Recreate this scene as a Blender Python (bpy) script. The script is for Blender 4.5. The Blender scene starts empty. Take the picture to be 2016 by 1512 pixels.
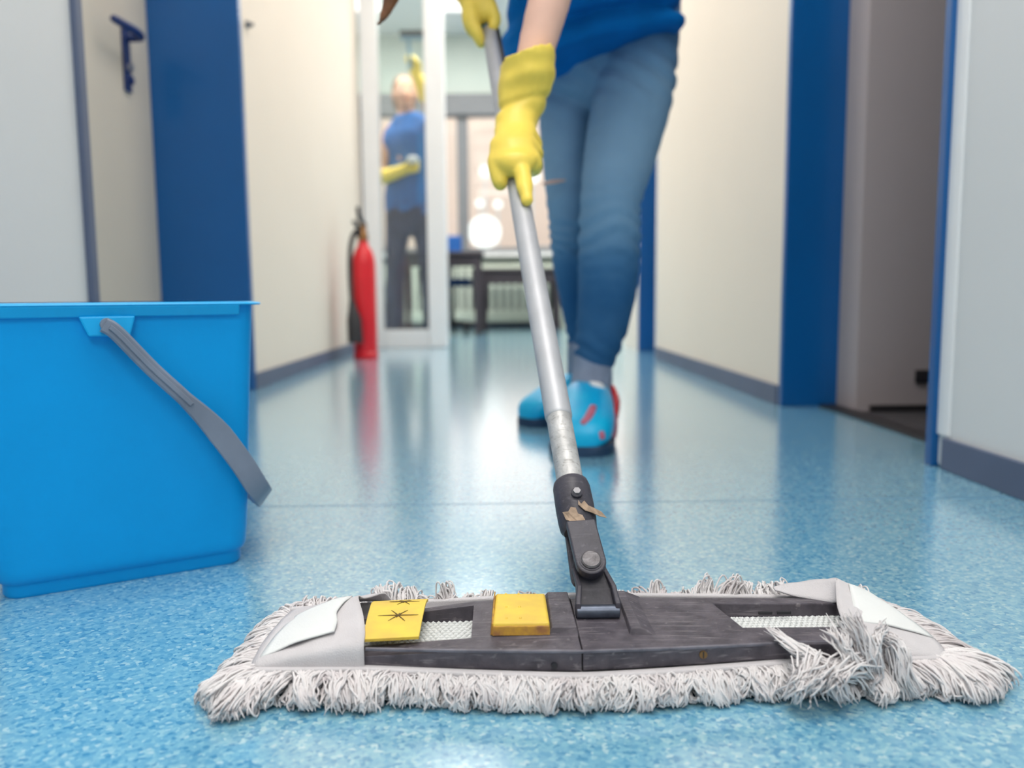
import bpy, bmesh, math, random
import numpy as np
from mathutils import Vector, Matrix, noise
random.seed(7); rng = np.random.default_rng(7)
PI = math.pi
S = bpy.context.scene
COL = S.collection

# ------------------------------------------------------------------ camera
F = 1583.0                                   # focal length in pixels of the 2016x1512 frame
CAM = np.array([0.0, 0.0, 0.30])
_v1 = np.array([982 - 1008, 586 - 756, F])
_v2 = np.array([122.0, (F * F - 26 * 122) / 170.0, F])
YW = _v1 / np.linalg.norm(_v1); ZW = -_v2 / np.linalg.norm(_v2); XW = np.cross(YW, ZW)
def at(x, y, Y):
    """world point seen at photo pixel (x, y) at distance Y down the corridor"""
    p = np.array([x - 1008.0, y - 756.0, F]); r = np.array([p @ XW, p @ YW, p @ ZW])
    return CAM + (Y / r[1]) * r
cam = bpy.data.objects.new('camera', bpy.data.cameras.new('camera')); COL.objects.link(cam)
right = Vector((XW[0], YW[0], ZW[0])); down = Vector((XW[1], YW[1], ZW[1])); fwd = Vector((XW[2], YW[2], ZW[2]))
M = Matrix((right, -down, -fwd)).transposed().to_4x4(); M.translation = Vector(CAM)
cam.matrix_world = M
cam.data.sensor_width = 36.0; cam.data.lens = F / 2016 * 36.0
cam.data.clip_start = 0.02
cam.data.dof.use_dof = True; cam.data.dof.focus_distance = 0.70; cam.data.dof.aperture_fstop = 3.6
S.camera = cam

# ------------------------------------------------------------------ world, lights, exposure
W = bpy.data.worlds.new('sky'); S.world = W; W.use_nodes = True
bg = W.node_tree.nodes['Background']; bg.inputs[0].default_value = (0.92, 0.96, 1.0, 1); bg.inputs[1].default_value = 1.3
def area(name, loc, sx, sy, power, color, rot=(0, 0, 0)):
    l = bpy.data.lights.new(name, 'AREA'); l.shape = 'RECTANGLE'; l.size = sx; l.size_y = sy
    l.energy = power; l.color = color
    o = bpy.data.objects.new(name, l); o.location = loc; o.rotation_euler = rot; COL.objects.link(o); return o
WARM = (1.0, 0.885, 0.79); COOL = (1.0, 0.94, 0.885)
area('ceiling_lamp_light', (0, -1.6, 2.60), 0.9, 1.4, 30, COOL)
area('ceiling_lamp_light', (0, 0.55, 2.60), 0.9, 1.4, 24, COOL)
area('ceiling_lamp_light', (0, 2.7, 2.60), 0.9, 1.4, 18, WARM)
area('ceiling_lamp_light', (0, 4.2, 2.60), 0.9, 0.9, 8, WARM)
for lx in (-1.2, -0.25, 0.75):
    area('ceiling_lamp_light', (lx, 6.85, 2.80), 0.45, 1.1, 14, (1, 0.98, 0.93))
    area('ceiling_lamp_light', (lx, 5.10, 2.80), 0.45, 0.24, 30, (1, 0.98, 0.93))  # added row, hidden from view, brightens the radiator
area('window_daylight', (-0.2, 8.02, 1.5), 3.2, 1.4, 9, (0.95, 0.97, 1.0), (math.radians(-90), 0, 0))
S.view_settings.view_transform = 'Standard'; S.view_settings.look = 'None'
S.view_settings.gamma = 1.0; S.view_settings.use_curve_mapping = False
S.view_settings.exposure = 0.27

# ------------------------------------------------------------------ materials
def lin(c):
    return tuple(((v / 255) / 12.92 if v / 255 <= 0.04045 else ((v / 255 + 0.055) / 1.055) ** 2.4) for v in c)
def mat(name, rgb, rough=0.5, metal=0.0, var=0.06, scale=8.0, bump=0.0, bscale=120.0, spec=0.5, coat=0.0, sheen=0.0, rgb2=None):
    m = bpy.data.materials.new(name); m.use_nodes = True
    nt = m.node_tree; N = nt.nodes; L = nt.links; b = N['Principled BSDF']
    c = lin(rgb); tc = N.new('ShaderNodeTexCoord')
    nz = N.new('ShaderNodeTexNoise'); nz.inputs['Scale'].default_value = scale; nz.inputs['Detail'].default_value = 4
    L.new(tc.outputs['Object'], nz.inputs['Vector'])
    rp = N.new('ShaderNodeValToRGB')
    c2 = lin(rgb2) if rgb2 else tuple(v * (1 - 2 * var) for v in c)
    rp.color_ramp.elements[0].position = 0.35; rp.color_ramp.elements[1].position = 0.65
    rp.color_ramp.elements[0].color = (*c2, 1); rp.color_ramp.elements[1].color = (*c, 1)
    L.new(nz.outputs['Fac'], rp.inputs['Fac']); L.new(rp.outputs['Color'], b.inputs['Base Color'])
    b.inputs['Roughness'].default_value = rough; b.inputs['Metallic'].default_value = metal
    b.inputs['Specular IOR Level'].default_value = spec
    if coat: b.inputs['Coat Weight'].default_value = coat; b.inputs['Coat Roughness'].default_value = 0.1
    if sheen: b.inputs['Sheen Weight'].default_value = sheen
    if bump:
        n2 = N.new('ShaderNodeTexNoise'); n2.inputs['Scale'].default_value = bscale; n2.inputs['Detail'].default_value = 3
        L.new(tc.outputs['Object'], n2.inputs['Vector'])
        bp = N.new('ShaderNodeBump'); bp.inputs['Strength'].default_value = bump; bp.inputs['Distance'].default_value = 0.002
        L.new(n2.outputs['Fac'], bp.inputs['Height']); L.new(bp.outputs['Normal'], b.inputs['Normal'])
    return m
def emis(name, rgb, st):
    m = bpy.data.materials.new(name); m.use_nodes = True; nt = m.node_tree
    e = nt.nodes.new('ShaderNodeEmission'); e.inputs[0].default_value = (*lin(rgb), 1); e.inputs[1].default_value = st
    nt.links.new(e.outputs[0], nt.nodes['Material Output'].inputs[0]); return m

def floor_mat():
    m = bpy.data.materials.new('speckled_blue_linoleum'); m.use_nodes = True
    nt = m.node_tree; N = nt.nodes; L = nt.links; b = N['Principled BSDF']
    tc = N.new('ShaderNodeTexCoord')
    def vor(scale, rnd=1.0):
        wob = N.new('ShaderNodeTexNoise'); wob.inputs['Scale'].default_value = scale * 0.9
        L.new(tc.outputs['Object'], wob.inputs['Vector'])
        mx = N.new('ShaderNodeMix'); mx.data_type = 'VECTOR'; mx.inputs[0].default_value = 0.006 * 90 / scale
        L.new(tc.outputs['Object'], mx.inputs[4]); L.new(wob.outputs['Color'], mx.inputs[5])
        v = N.new('ShaderNodeTexVoronoi'); v.inputs['Scale'].default_value = scale
        L.new(mx.outputs[1], v.inputs['Vector']); s = N.new('ShaderNodeSeparateColor'); L.new(v.outputs['Color'], s.inputs[0])
        return s.outputs[0]
    def ramp(src, stops):
        r = N.new('ShaderNodeValToRGB'); r.color_ramp.interpolation = 'CONSTANT'
        e = r.color_ramp.elements
        while len(e) < len(stops): e.new(0.5)
        for k, (p, c) in enumerate(stops): e[k].position = p; e[k].color = (*lin(c), 1)
        L.new(src, r.inputs['Fac']); return r.outputs['Color']
    fine = ramp(vor(300), [(0, (68, 136, 176)), (0.09, (94, 157, 190)), (0.28, (112, 170, 197)), (0.55, (124, 179, 201)), (0.72, (136, 186, 204)), (0.86, (154, 197, 209)), (0.95, (176, 209, 216))])
    big = ramp(vor(150), [(0, (86, 147, 181)), (0.3, (108, 166, 194)), (0.62, (120, 176, 200)), (0.85, (138, 187, 205))])
    mx = N.new('ShaderNodeMix'); mx.data_type = 'RGBA'; mx.inputs[0].default_value = 0.2
    L.new(fine, mx.inputs[6]); L.new(big, mx.inputs[7])
    nz = N.new('ShaderNodeTexNoise'); nz.inputs['Scale'].default_value = 90; nz.inputs['Detail'].default_value = 6
    L.new(tc.outputs['Object'], nz.inputs['Vector'])
    r2 = N.new('ShaderNodeValToRGB'); r2.color_ramp.elements[0].position = 0.62; r2.color_ramp.elements[1].position = 0.74
    r2.color_ramp.elements[0].color = (0, 0, 0, 1); r2.color_ramp.elements[1].color = (1, 1, 1, 1)
    L.new(nz.outputs['Fac'], r2.inputs['Fac'])
    dk = N.new('ShaderNodeMix'); dk.data_type = 'RGBA'; dk.inputs[7].default_value = (*lin((58, 122, 172)), 1)
    mu = N.new('ShaderNodeMath'); mu.operation = 'MULTIPLY'; mu.inputs[1].default_value = 0.35
    L.new(r2.outputs['Color'], mu.inputs[0]); L.new(mu.outputs[0], dk.inputs[0]); L.new(mx.outputs[2], dk.inputs[6])
    L.new(dk.outputs[2], b.inputs['Base Color'])
    nr = N.new('ShaderNodeTexNoise'); nr.inputs['Scale'].default_value = 3; L.new(tc.outputs['Object'], nr.inputs['Vector'])
    mr = N.new('ShaderNodeMapRange'); mr.inputs[3].default_value = 0.17; mr.inputs[4].default_value = 0.23
    L.new(nr.outputs['Fac'], mr.inputs[0]); L.new(mr.outputs[0], b.inputs['Roughness'])
    bp = N.new('ShaderNodeBump'); bp.inputs['Strength'].default_value = 0.05; bp.inputs['Distance'].default_value = 0.001
    L.new(nz.outputs['Fac'], bp.inputs['Height']); L.new(bp.outputs['Normal'], b.inputs['Normal'])
    b.inputs['Specular IOR Level'].default_value = 0.7
    b.inputs['Coat Weight'].default_value = 1.0; b.inputs['Coat Roughness'].default_value = 0.16; b.inputs['Coat IOR'].default_value = 1.65
    return m

def yarn_mat(name, c1, c2, twist=70.0):
    m = bpy.data.materials.new(name); m.use_nodes = True
    nt = m.node_tree; N = nt.nodes; L = nt.links; b = N['Principled BSDF']
    uv = N.new('ShaderNodeUVMap'); w = N.new('ShaderNodeTexWave'); w.wave_type = 'BANDS'; w.bands_direction = 'DIAGONAL'
    w.inputs['Scale'].default_value = twist / 20.0; w.inputs['Distortion'].default_value = 0.4
    L.new(uv.outputs[0], w.inputs['Vector'])
    tc = N.new('ShaderNodeTexCoord'); nz = N.new('ShaderNodeTexNoise'); nz.inputs['Scale'].default_value = 45; nz.inputs['Detail'].default_value = 5
    L.new(tc.outputs['Object'], nz.inputs['Vector'])
    rp = N.new('ShaderNodeValToRGB'); rp.color_ramp.elements[0].position = 0.3; rp.color_ramp.elements[1].position = 0.55
    rp.color_ramp.elements[0].color = (*lin(c2), 1); rp.color_ramp.elements[1].color = (*lin(c1), 1)
    L.new(nz.outputs['Fac'], rp.inputs['Fac']); L.new(rp.outputs['Color'], b.inputs['Base Color'])
    bp = N.new('ShaderNodeBump'); bp.inputs['Strength'].default_value = 0.6; bp.inputs['Distance'].default_value = 0.0006
    L.new(w.outputs['Fac'], bp.inputs['Height']); L.new(bp.outputs['Normal'], b.inputs['Normal'])
    b.inputs['Roughness'].default_value = 0.95; b.inputs['Specular IOR Level'].default_value = 0.1
    return m

def glass_mat():
    m = bpy.data.materials.new('window_glass'); m.use_nodes = True; nt = m.node_tree; N = nt.nodes; L = nt.links
    N.remove(N['Principled BSDF'])
    t = N.new('ShaderNodeBsdfTransparent'); t.inputs[0].default_value = (0.96, 0.985, 0.97, 1)
    g = N.new('ShaderNodeBsdfGlossy'); g.inputs['Roughness'].default_value = 0.03
    d = N.new('ShaderNodeBsdfDiffuse'); d.inputs[0].default_value = (0.75, 0.8, 0.82, 1)  # white diffuse share lays a painted haze on the glass
    lw = N.new('ShaderNodeFresnel'); lw.inputs[0].default_value = 1.3
    a = N.new('ShaderNodeMixShader'); L.new(lw.outputs[0], a.inputs[0]); L.new(t.outputs[0], a.inputs[1]); L.new(g.outputs[0], a.inputs[2])
    c = N.new('ShaderNodeMixShader'); c.inputs[0].default_value = 0.05; L.new(a.outputs[0], c.inputs[1]); L.new(d.outputs[0], c.inputs[2])
    L.new(c.outputs[0], N['Material Output'].inputs[0]); return m

def jeans_mat(name, c1, c2, fade=None):
    m = mat(name, c1, 0.85, var=0.1, scale=9, rgb2=c2, bump=0.3, bscale=700, spec=0.2)
    if fade:                                   # stone-washed denim: pale thighs and knees, dark shins
        nt = m.node_tree; N = nt.nodes; L = nt.links; b = N['Principled BSDF']
        old = b.inputs['Base Color'].links[0].from_socket
        tc = N.new('ShaderNodeTexCoord'); sp_ = N.new('ShaderNodeSeparateXYZ'); L.new(tc.outputs['Object'], sp_.inputs[0])
        r = N.new('ShaderNodeValToRGB'); e = r.color_ramp.elements
        while len(e) < len(fade): e.new(0.5)
        for k, (p, c) in enumerate(fade): e[k].position = p; e[k].color = (*lin(c), 1)
        L.new(sp_.outputs[2], r.inputs['Fac'])
        mx = N.new('ShaderNodeMix'); mx.data_type = 'RGBA'; mx.inputs[0].default_value = 0.75
        L.new(old, mx.inputs[6]); L.new(r.outputs['Color'], mx.inputs[7]); L.new(mx.outputs[2], b.inputs['Base Color'])
    return m

MT = dict(
    floor=floor_mat(),
    wall_cool=mat('white_painted_plaster', (210, 212, 213), 0.75, var=0.01, scale=2, bump=0.12, bscale=60, spec=0.3),
    wall_cream=mat('cream_painted_plaster', (228, 219, 207), 0.75, var=0.01, scale=2, bump=0.06, bscale=60, spec=0.3),
    seam=mat('welded_floor_seam', (84, 132, 166), 0.3, var=0.05, scale=30),
    wall_pale=mat('pale_green_grey_wall', (192, 202, 196), 0.8, var=0.01, scale=2),
    wall_dim=mat('dimmed_side_wall', (172, 162, 162), 0.8, var=0.02, scale=2),  # dimness of the side room put into the wall colour
    ceil=mat('ceiling_white', (232, 232, 230), 0.9, var=0.01),
    base=mat('grey_cove_base', (84, 96, 122), 0.5, var=0.06, scale=6),
    blue=mat('blue_gloss_paint', (0, 86, 150), 0.28, var=0.05, scale=3, bump=0.03, bscale=20),
    door=mat('warm_grey_door_laminate', (196, 190, 178), 0.45, var=0.02, scale=3),
    handle=mat('dark_blue_nylon', (4, 40, 100), 0.35, var=0.05),
    chrome=mat('brushed_chrome', (190, 190, 195), 0.3, 1.0, var=0.03),
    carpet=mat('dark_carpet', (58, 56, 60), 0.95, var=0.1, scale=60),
    socket=mat('black_socket_plastic', (32, 30, 34), 0.5),
    white_metal=mat('white_powder_coat', (228, 230, 232), 0.4, var=0.01),
    glass=glass_mat(),
    winframe=mat('grey_aluminium_frame', (112, 115, 120), 0.5, var=0.03),
    radiator=mat('radiator_enamel', (214, 222, 208), 0.45, var=0.02),
    darkwood=mat('dark_brown_furniture', (50, 42, 50), 0.5, var=0.1),
    chairblue=mat('blue_chair_fabric', (14, 84, 158), 0.8, var=0.08, scale=40),
    chairshade=mat('shaded_chair_fabric', (20, 50, 92), 0.8, var=0.08, scale=40),  # shadow on the chair seat put into a darker blue
    red=mat('red_gloss_paint', (216, 30, 44), 0.3, var=0.04),
    black=mat('black_rubber', (38, 38, 44), 0.55, var=0.1),
    brass=mat('brass_valve', (150, 110, 70), 0.35, 0.8, var=0.1),
    bucket=mat('blue_bucket_plastic', (0, 158, 232), 0.42, var=0.02, scale=14, bump=0.04, bscale=300, spec=0.25),
    bucketin=mat('bucket_rim_plastic', (0, 170, 236), 0.38, var=0.03, scale=10, spec=0.4),
    grey=mat('grey_handle_plastic', (128, 138, 156), 0.42, var=0.08, scale=20, spec=0.4),
    canvas=mat('white_cotton_canvas', (206, 203, 206), 0.9, var=0.04, scale=30, bump=0.35, bscale=900, spec=0.1),
    label=mat('bright_white_label_cloth', (224, 227, 227), 0.85, var=0.01, scale=20, bump=0.2, bscale=600, spec=0.1),
    yarn=yarn_mat('mop_yarn', (248, 245, 246), (234, 228, 230)),
    yarn_grey=yarn_mat('soiled_mop_yarn', (230, 224, 226), (206, 197, 198)),
    plastic=mat('scuffed_black_plastic', (92, 87, 95), 0.5, var=0.14, scale=70, bump=0.4, bscale=220, spec=0.4, rgb2=(70, 66, 74)),
    plastic_dark=mat('dark_joint_plastic', (68, 66, 76), 0.45, var=0.12, scale=40, bump=0.2, bscale=200, spec=0.4),
    steelpin=mat('worn_steel_pin', (120, 117, 120), 0.5, 0.5, var=0.25, scale=120, bump=0.4, bscale=300),
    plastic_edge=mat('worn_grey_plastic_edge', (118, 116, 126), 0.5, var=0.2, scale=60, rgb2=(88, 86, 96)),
    nut=mat('grey_steel_nut', (150, 148, 152), 0.5, 0.4, var=0.1, scale=90),
    barsteel=mat('blackened_steel_bar', (96, 104, 120), 0.35, 0.6, var=0.15, scale=80),
    pole=mat('aluminium_tube', (188, 190, 195), 0.5, 0.35, var=0.04, scale=30, bump=0.1, bscale=120),
    pole_worn=mat('scratched_aluminium_tube', (206, 206, 206), 0.5, 0.35, var=0.16, scale=45, bump=0.7, bscale=110),
    yellow=mat('yellow_clip_plastic', (232, 202, 76), 0.55, var=0.08, scale=50, bump=0.1, rgb2=(222, 186, 80)),
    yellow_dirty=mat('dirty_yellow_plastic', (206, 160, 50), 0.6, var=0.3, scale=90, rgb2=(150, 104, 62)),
    tape=mat('torn_brown_tape', (176, 152, 130), 0.7, var=0.2, scale=180, bump=0.3),
    ink=mat('dark_pen_mark', (96, 78, 40), 0.7),
    skin=mat('skin', (226, 184, 166), 0.55, var=0.05, scale=20, spec=0.3),
    skin2=mat('skin_deeper', (205, 160, 138), 0.55, var=0.05, scale=20, spec=0.3),  # deeper skin tone of the second cleaner
    hair=mat('brown_hair', (138, 88, 54), 0.5, var=0.3, scale=30, bump=0.5, bscale=90),
    hair2=mat('light_brown_hair', (150, 116, 92), 0.5, var=0.3, scale=30, bump=0.5, bscale=90),
    glove=mat('yellow_rubber_glove', (246, 217, 92), 0.42, var=0.04, scale=18, bump=0.1, bscale=60, spec=0.4),
    shirt=mat('royal_blue_cotton', (0, 112, 190), 0.9, var=0.08, scale=12, bump=0.15, bscale=500, spec=0.15),
    shirt2=mat('hazed_blue_cotton', (52, 104, 172), 0.9, var=0.06, scale=12, spec=0.15),  # glare of the glass over the shirt put into the colour
    jeans=jeans_mat('washed_denim', (98, 140, 176), (58, 106, 150), [(.14, (24, 78, 122)), (.30, (30, 88, 136)), (.37, (62, 112, 156)), (.43, (116, 156, 188)), (.56, (138, 174, 202)), (.74, (126, 164, 194)), (.84, (84, 126, 166))]),
    jeans2=jeans_mat('dark_denim', (60, 66, 96), (48, 52, 76)),
    sock=mat('grey_sock', (132, 146, 170), 0.9, var=0.06, scale=40, bump=0.4, bscale=300),
    cyan=mat('cyan_shoe', (0, 182, 230), 0.35, var=0.06, scale=14, rgb2=(0, 164, 224), spec=0.4),
    pink=mat('pink_red_print', (196, 106, 130), 0.5, var=0.1, scale=60),
    sole=mat('dark_sole', (28, 60, 92), 0.6),
    white=mat('white_cloth', (236, 236, 238), 0.8, var=0.02),
    eye=mat('eye_white', (235, 235, 232), 0.2), iris=mat('dark_iris', (60, 42, 32), 0.2), lip=mat('lips', (190, 110, 104), 0.45),
    facade=mat('peach_render', (255, 222, 203), 0.9, var=0.03, scale=0.6),
    globe=emis('bright_spot_glow', (255, 255, 252), 1.5),  # glow of the added bright spots outside
    lamp=emis('lit_lamp_diffuser', (255, 254, 248), 1.6),
    pave=mat('pale_paving', (196, 198, 204), 0.9, var=0.04),
    spray=mat('pale_blue_plastic', (120, 160, 186), 0.4),
)

def add_scratches(m, rgb, amount=.5):
    nt = m.node_tree; N = nt.nodes; L = nt.links; b = N['Principled BSDF']
    old = b.inputs['Base Color'].links[0].from_socket
    tc = N.new('ShaderNodeTexCoord'); acc = None
    for rot, sc, th in ((0.05, (18, 420, 300), .665), (0.9, (30, 300, 300), .70), (0.0, (140, 160, 160), .70)):
        mp = N.new('ShaderNodeMapping'); mp.inputs['Rotation'].default_value = (0, 0, rot); mp.inputs['Scale'].default_value = sc
        L.new(tc.outputs['Object'], mp.inputs['Vector'])
        nz = N.new('ShaderNodeTexNoise'); nz.inputs['Scale'].default_value = 1.0; nz.inputs['Detail'].default_value = 3; L.new(mp.outputs[0], nz.inputs['Vector'])
        mr = N.new('ShaderNodeMapRange'); mr.inputs[1].default_value = th-.06; mr.inputs[2].default_value = th+.06; mr.inputs[4].default_value = amount
        L.new(nz.outputs['Fac'], mr.inputs[0])
        if acc is None: acc = mr.outputs[0]
        else:
            ad = N.new('ShaderNodeMath'); ad.operation = 'MAXIMUM'; L.new(acc, ad.inputs[0]); L.new(mr.outputs[0], ad.inputs[1]); acc = ad.outputs[0]
    mx = N.new('ShaderNodeMix'); mx.data_type = 'RGBA'; mx.inputs[7].default_value = (*lin(rgb), 1)
    L.new(acc, mx.inputs[0]); L.new(old, mx.inputs[6]); L.new(mx.outputs[2], b.inputs['Base Color'])
add_scratches(MT['plastic'], (150, 144, 148), .55); add_scratches(MT['plastic_dark'], (120, 118, 126), .3)
add_scratches(MT['pole_worn'], (120, 116, 112), .6); add_scratches(MT['steelpin'], (180, 178, 180), .5)

# ------------------------------------------------------------------ mesh helpers
class MB:
    def __init__(s): s.v = []; s.f = []
    def add(s, V, Fc):
        o = len(s.v); s.v += [tuple(map(float, p)) for p in V]; s.f += [tuple(i + o for i in f) for f in Fc]; return s
    def box(s, x0, x1, y0, y1, z0, z1):
        return s.add([(x0,y0,z0),(x1,y0,z0),(x1,y1,z0),(x0,y1,z0),(x0,y0,z1),(x1,y0,z1),(x1,y1,z1),(x0,y1,z1)],
              [(0,3,2,1),(4,5,6,7),(0,1,5,4),(1,2,6,5),(2,3,7,6),(3,0,4,7)])
    def hexa(s, P):           # 8 points, bottom ring then top ring
        return s.add(P, [(0,3,2,1),(4,5,6,7),(0,1,5,4),(1,2,6,5),(2,3,7,6),(3,0,4,7)])
    def rings(s, R, caps=True):
        n = len(R[0]); V = [p for r in R for p in r]; Fc = []
        for k in range(len(R) - 1):
            for i in range(n):
                j = (i + 1) % n; Fc.append((k*n+i, k*n+j, (k+1)*n+j, (k+1)*n+i))
        if caps:
            Fc.append(tuple(range(n-1, -1, -1))); Fc.append(tuple((len(R)-1)*n + i for i in range(n)))
        return s.add(V, Fc)
    def tube(s, P, rad, seg=14, side=(1, 0, 0), caps=True):
        """tube along points P; rad = list of r or (rx, ry); rx along 'side'"""
        P = [np.array(p, float) for p in P]; R = []; m = len(P)
        for k in range(m):
            t = P[min(k+1, m-1)] - P[max(k-1, 0)]; t /= np.linalg.norm(t) + 1e-12
            a = np.array(side, float); a = a - t * (a @ t)
            if np.linalg.norm(a) < 1e-4: a = np.array([0, 1.0, 0.01]); a = a - t * (a @ t)
            a /= np.linalg.norm(a); b = np.cross(t, a)
            r = rad[k] if isinstance(rad, (list, tuple)) else rad
            rx, ry = r if isinstance(r, (list, tuple)) else (r, r)
            R.append([P[k] + a*rx*math.cos(2*PI*i/seg) + b*ry*math.sin(2*PI*i/seg) for i in range(seg)])
        return s.rings(R, caps)
    def limb(s, P, rad, seg=16, side=(1, 0, 0), n=5):
        """smooth tube with rounded ends: Catmull-Rom through P"""
        P2, r2 = spline(P, rad, n)
        def rr(r, k): return (r[0]*k, r[1]*k)
        t0 = P2[0]-P2[1]; t0 /= np.linalg.norm(t0); t1 = P2[-1]-P2[-2]; t1 /= np.linalg.norm(t1)
        ra = min(r2[0]); rb = min(r2[-1])
        pre = [(P2[0]+t0*ra*.95, rr(r2[0], .3)), (P2[0]+t0*ra*.7, rr(r2[0], .7)), (P2[0]+t0*ra*.35, rr(r2[0], .93))]
        post = [(P2[-1]+t1*rb*.35, rr(r2[-1], .93)), (P2[-1]+t1*rb*.7, rr(r2[-1], .7)), (P2[-1]+t1*rb*.95, rr(r2[-1], .3))]
        allp = pre + list(zip(P2, r2)) + post
        return s.tube([p for p, _ in allp], [r for _, r in allp], seg, side)
    def ball(s, c, r, seg=16, rings=10, rot=None):
        c = np.array(c, float); rx, ry, rz = r if isinstance(r, (list, tuple)) else (r, r, r); R = []
        for k in range(rings + 1):
            a = PI * (k + 0.02 * (k == 0) - 0.02 * (k == rings)) / rings
            ring = []
            for i in range(seg):
                b = 2*PI*i/seg; p = np.array([rx*math.sin(a)*math.cos(b), ry*math.sin(a)*math.sin(b), -rz*math.cos(a)])
                if rot is not None: p = rot @ p
                ring.append(c + p)
            R.append(ring)
        return s.rings(R)
    def disc(s, c, n, r, h, seg=24):
        c = np.array(c, float); n = np.array(n, float); n /= np.linalg.norm(n)
        return s.tube([c, c + n*h], [r, r], seg, side=(1, 0.013, 0.007))
    def lathe(s, prof, c=(0, 0, 0), seg=24):
        return s.rings([[(c[0]+r*math.cos(2*PI*i/seg), c[1]+r*math.sin(2*PI*i/seg), c[2]+z) for i in range(seg)] for r, z in prof])
    def xf(s, Mx, t=(0, 0, 0)):
        V = np.array(s.v) @ np.array(Mx).T + np.array(t); s.v = [tuple(p) for p in V]; return s
    def sweep(s, P, U, Vv, w, h, caps=True):
        """rectangular section sweep with rounded corners; U/Vv unit vectors per point"""
        R = []
        for k, p in enumerate(P):
            p = np.array(p, float); u = np.array(U[k], float); v = np.array(Vv[k], float); a = w[k]/2; b = h[k]/2; c = min(a, b)*.35
            R.append([p+u*x+v*y for x, y in [(-a+c,-b),(a-c,-b),(a,-b+c),(a,b-c),(a-c,b),(-a+c,b),(-a,b-c),(-a,-b+c)]])
        return s.rings(R, caps)

def spline(P, rad, n=5):
    P = [np.array(p, float) for p in P]
    rad = [np.array(r if isinstance(r, (list, tuple)) else (r, r), float) for r in rad]
    out, orad = [], []
    def cr(a, b, c, d, t): return 0.5*((2*b)+(-a+c)*t+(2*a-5*b+4*c-d)*t*t+(-a+3*b-3*c+d)*t**3)
    m = len(P)
    for k in range(m - 1):
        for j in range(n):
            t = j/n; i0, i1, i2, i3 = max(k-1, 0), k, k+1, min(k+2, m-1)
            out.append(cr(P[i0], P[i1], P[i2], P[i3], t)); orad.append(tuple(np.maximum(cr(rad[i0], rad[i1], rad[i2], rad[i3], t), 1e-4)))
    out.append(P[-1]); orad.append(tuple(rad[-1]))
    return out, orad

def obj(name, mb, m, parent=None, bevel=0, smooth=False, seg=2, sub=0, autosmooth=True):
    me = bpy.data.meshes.new(name)
    me.from_pydata(mb.v, [], mb.f); me.validate()
    b = bmesh.new(); b.from_mesh(me); bmesh.ops.recalc_face_normals(b, faces=b.faces); b.to_mesh(me); b.free()
    me.materials.append(m if not isinstance(m, str) else MT[m])
    o = bpy.data.objects.new(name, me); COL.objects.link(o)
    if parent is not None:
        o.parent = parent
        me.transform(Matrix.Translation(-world_loc(parent)))
    if smooth:
        for p in me.polygons: p.use_smooth = True
        if autosmooth:
            try: me.set_sharp_from_angle(angle=math.radians(42))
            except Exception: pass
    if bevel:
        bm = o.modifiers.new('bevel', 'BEVEL'); bm.width = bevel; bm.segments = seg; bm.limit_method = 'ANGLE'; bm.angle_limit = math.radians(35)
    if sub:
        sm = o.modifiers.new('sub', 'SUBSURF'); sm.levels = sub; sm.render_levels = sub
    return o
def world_loc(o):
    l = Vector(o.location)
    while o.parent: o = o.parent; l = l + o.location
    return l
def thing(name, label, cat, loc, group=None):
    o = bpy.data.objects.new(name, None); o.empty_display_size = 0.1; o.location = loc; COL.objects.link(o)
    return tag(o, label, cat, group)
def tag(o, label, cat, group=None):
    o['label'] = label; o['category'] = cat
    if group: o['group'] = group
    return o
def struct(o, label=None, cat=None):
    o['kind'] = 'structure'
    if label: o['label'] = label; o['category'] = cat
    return o
SCRATCH = bpy.data.scenes.new('scratch')
def fuse(name, mb, m, parent=None, voxel=0.008, smooth_it=4, disp=None, origin=None):
    """union of overlapping closed lofts into one continuous smooth surface"""
    me = bpy.data.meshes.new('tmp'); me.from_pydata(mb.v, [], mb.f)
    b = bmesh.new(); b.from_mesh(me); bmesh.ops.recalc_face_normals(b, faces=b.faces); b.to_mesh(me); b.free()
    o = bpy.data.objects.new(name, me); SCRATCH.collection.objects.link(o)
    r = o.modifiers.new('r', 'REMESH'); r.mode = 'VOXEL'; r.voxel_size = voxel; r.use_smooth_shade = True
    sm = o.modifiers.new('s', 'SMOOTH'); sm.factor = 0.5; sm.iterations = smooth_it
    with bpy.context.temp_override(scene=SCRATCH, view_layer=SCRATCH.view_layers[0]):
        dg = bpy.context.evaluated_depsgraph_get()
        dg.update()
    me2 = bpy.data.meshes.new_from_object(o.evaluated_get(dg)); me2.name = name
    SCRATCH.collection.objects.unlink(o); COL.objects.link(o)
    o.modifiers.clear(); o.data = me2; bpy.data.meshes.remove(me)
    me2.materials.clear(); me2.materials.append(MT[m] if isinstance(m, str) else m)
    if disp:
        nv = len(me2.vertices); co = np.zeros(nv*3, np.float32); nn = np.zeros(nv*3, np.float32)
        me2.vertices.foreach_get('co', co); me2.vertices.foreach_get('normal', nn); co = co.reshape(-1, 3); nn = nn.reshape(-1, 3)
        dd = np.array([disp(tuple(map(float, c))) for c in co], np.float32)
        me2.vertices.foreach_set('co', (co + nn*dd[:, None]).ravel()); me2.update()
    for p in me2.polygons: p.use_smooth = True
    if origin is not None:
        me2.transform(Matrix.Translation(-Vector(origin))); o.location = Vector(origin)
    if parent is not None:
        o.parent = parent; me2.transform(Matrix.Translation(-world_loc(parent)))
    return o

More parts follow.
